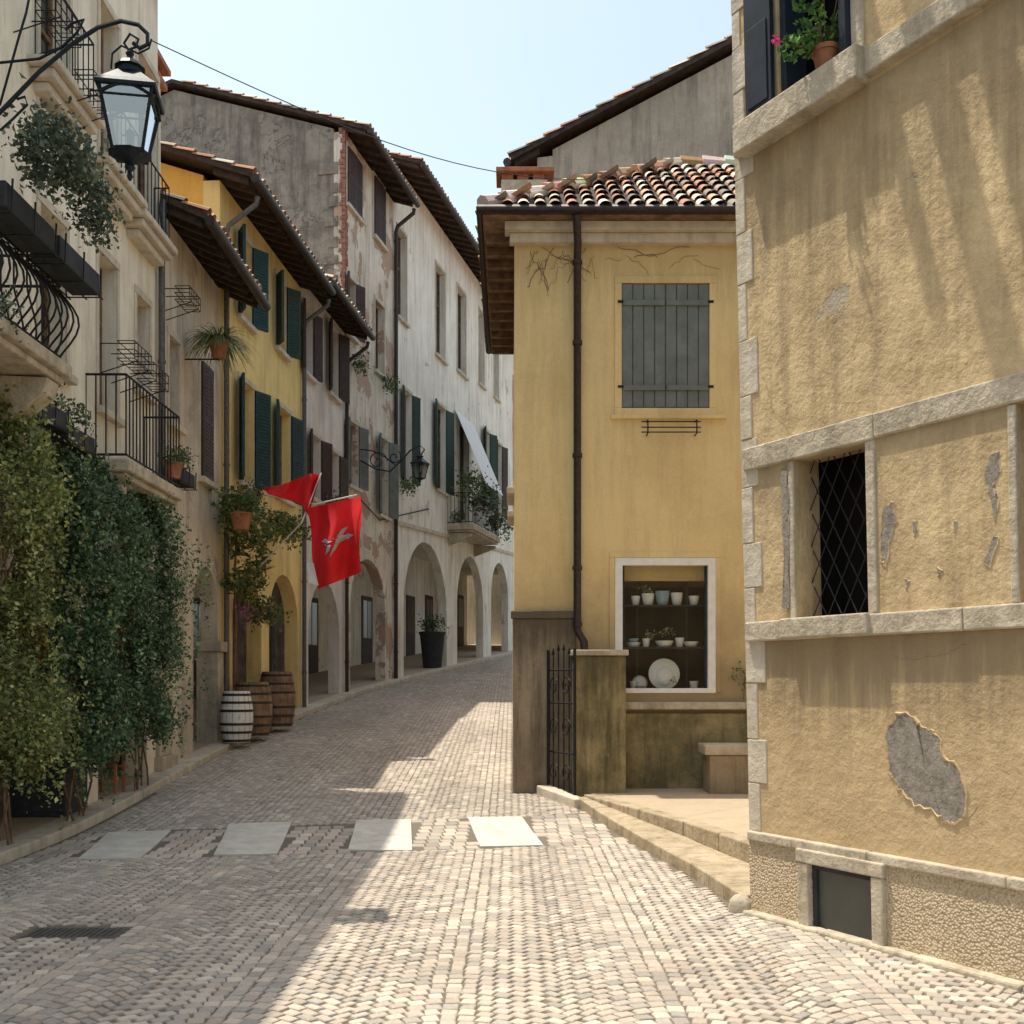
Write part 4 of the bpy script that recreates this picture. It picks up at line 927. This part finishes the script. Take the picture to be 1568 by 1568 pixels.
def yl(seg,x): a,b=seg; return a.y+(b.y-a.y)*(x-a.x)/(b.x-a.x)
pv=single('cobblestone_paving','sett')
SC=[(.43,.375,.315),(.48,.415,.345),(.39,.345,.295),(.44,.37,.305),(.53,.465,.385),(.355,.32,.28),(.46,.39,.32)]
dc=ground_at(118,1428)
def stone(x,y,w,l,ang):
    x+=U(-.003,.003); y+=U(-.003,.003); ang+=U(-.07,.07); ca,sa=math.cos(ang),math.sin(ang); w*=U(.88,1.0); l*=U(.88,1.0)
    z=g(y)+U(.004,.008); tx,ty=U(-.03,.03),U(-.03,.03); i0=len(pv.v)
    sk=[U(-.005,.005) for _ in range(8)]
    for (k,dz) in ((.5,-.014),(.46,-.003),(.38,.0015)):
        for q,(a,b) in enumerate(((-1,-1),(1,-1),(1,1),(-1,1))):
            lx,ly=a*w*k+sk[q*2],b*l*k+sk[q*2+1]; X=x+lx*ca-ly*sa; Y=y+lx*sa+ly*ca
            pv.v.append((X,Y,z+dz+(tx*lx+ty*ly if k<.5 else 0)+(g(Y)-g(y))))
    big=mnoise.noise(Vector((x*.45,y*.35,0)))*.2+mnoise.noise(Vector((x*1.7,y*1.4,5)))*.12; c=RND.choice(SC); k=U(.84,1.14)*(1+big); c=(c[0]*k,c[1]*k,c[2]*k)
    for r in (0,4):
        for j in range(4):
            j2=(j+1)%4; pv.f.append((i0+r+j,i0+r+j2,i0+r+4+j2,i0+r+4+j)); pv.c.append(c)
    pv.f.append((i0+8,i0+9,i0+10,i0+11)); pv.c.append(c)
def okst(x,y):
    if y<3.2 or y>52: return False
    if abs(x-dc.x)<.33 and abs(y-dc.y)<.17: return False
    return lerp_poly(LW,y)+KERB+.04<x<lerp_poly(RB,y)-.03
Wc=1.1; nst=13; pt=.089; Am=.38
for k in range(-7,9):
    xc=k*Wc-.3
    for j in range(int((52-2.6)/pt)):
        for i in range(nst):
            f=(i+.5)/nst-.5; x=xc+f*Wc; y=2.6+j*pt+Am*(1-(2*f)**2)+((k%2)*.045)
            if not okst(x,y): continue
            if yl(bandN,x)-.05<y<yl(bandF,x)+.05: continue
            sl=-Am*8*f/Wc; ang=math.atan(sl); stone(x,y,Wc/nst*min(1.25,1/math.cos(ang)**.6),pt*max(.62,math.cos(ang)),ang*.92)
e=(bandN[1]-bandN[0]); e.z=0; e.normalize(); an=math.atan2(e.y,e.x)
x=-4.6
while x<1.3:
    y=yl(bandN,x)+.06; 
    while y<yl(bandF,x)+.02:
        if okst(x,y) and not any(inpoly(x+.045,y,P) or inpoly(x-.045,y,P) or inpoly(x,y+.06,P) or inpoly(x,y-.06,P) for P in SL): stone(x,y,.13,.19,an)
        y+=.195
    x+=.132
kb=single('left_kerb','stonel',bevel=.015); af=single('arcade_pavement','terrace')
y=1.0
while y<50:
    d=U(.8,1.3); y2=min(50,y+d); x0,x1=lerp_poly(LW,y),lerp_poly(LW,y2)
    q=[Vector((x0-.02,y+.004,g(y)-.1)),Vector((x0+KERB,y+.004,g(y)-.1)),Vector((x1+KERB,y2-.004,g(y2)-.1)),Vector((x1-.02,y2-.004,g(y2)-.1))]
    kb.hexa(q+[p+Vector((0,0,.2)) for p in q]); 
    af.face([(x0-3.3,y,g(y)+.095),(x0-.0,y,g(y)+.095),(x1-.0,y2,g(y2)+.095),(x1-3.3,y2,g(y2)+.095)]); y=y2
rp=single('right_pavement','conc',bevel=.012)
out=[(.76,12.58),(1.13,10.75),(1.46,8.8),(1.60,7.47)]; 
inn_=[(.86,12.62),(1.62,10.2),(1.98,8.6),(2.05,7.8)]
def segq(b,A,B,C,D,z0,z1a,z1b):
    q=[Vector((*A,z0)),Vector((*B,z0)),Vector((*C,z0)),Vector((*D,z0))]; b.hexa(q+[Vector((*A,z1a)),Vector((*B,z1b)),Vector((*C,z1b)),Vector((*D,z1a))])
for i in range(3):
    n_=3
    for k in range(n_):
        l=lambda P,t:(P[i][0]+(P[i+1][0]-P[i][0])*t,P[i][1]+(P[i+1][1]-P[i][1])*t)
        t0,t1=k/n_,(k+1)/n_-.004; A,B,C,D=l(out,t0),l(out,t1),l(inn_,t1),l(inn_,t0)
        segq(rp,A,B,C,D,-.1,g(A[1])+.11+U(0,.003),g(B[1])+.11+U(0,.003))
tk=single('terrace_kerb','conc',bevel=.015); tf=single('terrace_floor','terrace')
tp=[(.84,12.66),(1.62,10.2),(1.98,8.6),(2.12,7.7)]
zt1,zt2=.285,.28
for i in range(3):
    n_=2
    for k in range(n_):
        l=lambda dx,t:(tp[i][0]+dx+(tp[i+1][0]-tp[i][0])*t,tp[i][1]+(tp[i+1][1]-tp[i][1])*t+dx*.3)
        t0,t1=k/n_,(k+1)/n_-.004; segq(tk,l(0,t0),l(0,t1),l(.16,t1),l(.16,t0),-.1,zt1+U(0,.003),zt1+U(0,.003))
tf.face([(x+.1,y,zt2) for x,y in tp]+[(7,7.7,zt2),(7,13.5,zt2),(.9,13.5,zt2)])
th=single('gate_threshold','stonel',bevel=.015); segq(th,(.3,13.3),(.72,12.45),(.86,12.5),(.48,13.42),-.05,.33,.25)
rk_=single('corner_guard_stone','stone',True); base=ground_at(1135,1398); rk_.lathe((base.x,base.y+.03,-.03),[(.07,0),(.085,.06),(.075,.12),(.04,.155),(0,.165)],10)
mh=Group('drain_cover'); b=mh.part('frame','guttergrey',bevel=.004); f=Frame((dc.x-.31,dc.y-.14),(dc.x+.31,dc.y-.14),'R')
f.box(b,0,.62,-.03,.006,-.28,0)
gr=mh.part('slots','gutter')
for i in range(14): f.box(gr,.04+i*.039,.05+i*.039,.0,.0075,-.25,-.03)
cb_=Group('overhead_cable'); b=cb_.part('wire','iron',True); A=at(232,62,8.0); B=at(965,275,14.0)
b.tube([A.lerp(B,t/20)-Vector((0,0,.35*math.sin(math.pi*t/20))) for t in range(21)],.005,4)
b.tube([at(965,275,14.0),at(1130,262,14.0)],.005,4)
b.tube([fe.p(1.0,6.2,.05),fe.p(2.5,5.9,.06),ff.p(3,6.9,.06)],.02,4)

for G_ in list(GROUPS.values()):
    for b in G_.p.values(): b.build()
for b in SINGLE: b.build()

# ================================================================= light
sd=Vector((-.30,.115,1)).normalized()
sun=bpy.data.lights.new('sun','SUN'); sun.energy=5.0; sun.angle=math.radians(.5); sun.color=(1,.92,.77)
so=bpy.data.objects.new('sun',sun); bpy.context.scene.collection.objects.link(so); so.rotation_euler=sd.to_track_quat('Z','Y').to_euler()
w=bpy.data.worlds.new('World'); bpy.context.scene.world=w; w.use_nodes=True; nt=w.node_tree
sky=nt.nodes.new('ShaderNodeTexSky'); sky.sky_type='NISHITA'; sky.sun_disc=False
sky.sun_elevation=math.asin(sd.z); sky.sun_rotation=math.atan2(sd.x,sd.y); sky.air_density=1.0; sky.dust_density=2.6; sky.ozone_density=.5
hs=nt.nodes.new('ShaderNodeHueSaturation'); hs.inputs['Saturation'].default_value=.64; hs.inputs['Value'].default_value=1.75; hs.inputs['Hue'].default_value=.472
nt.links.new(sky.outputs[0],hs.inputs['Color'])
bg=nt.nodes['Background']; bg.inputs[1].default_value=.15; nt.links.new(hs.outputs[0],bg.inputs[0])
cam=bpy.data.cameras.new('Camera'); co_=bpy.data.objects.new('Camera',cam); bpy.context.scene.collection.objects.link(co_)
co_.location=(0,0,CAMZ); co_.rotation_euler=(math.radians(90),0,0); cam.sensor_width=36; cam.lens=36*FPX/1568; cam.shift_y=(HY-784)/1568; cam.clip_end=2000; cam.clip_start=.05
sc_=bpy.context.scene; sc_.camera=co_
sc_.view_settings.view_transform='Standard'; sc_.view_settings.look='None'; sc_.view_settings.exposure=0
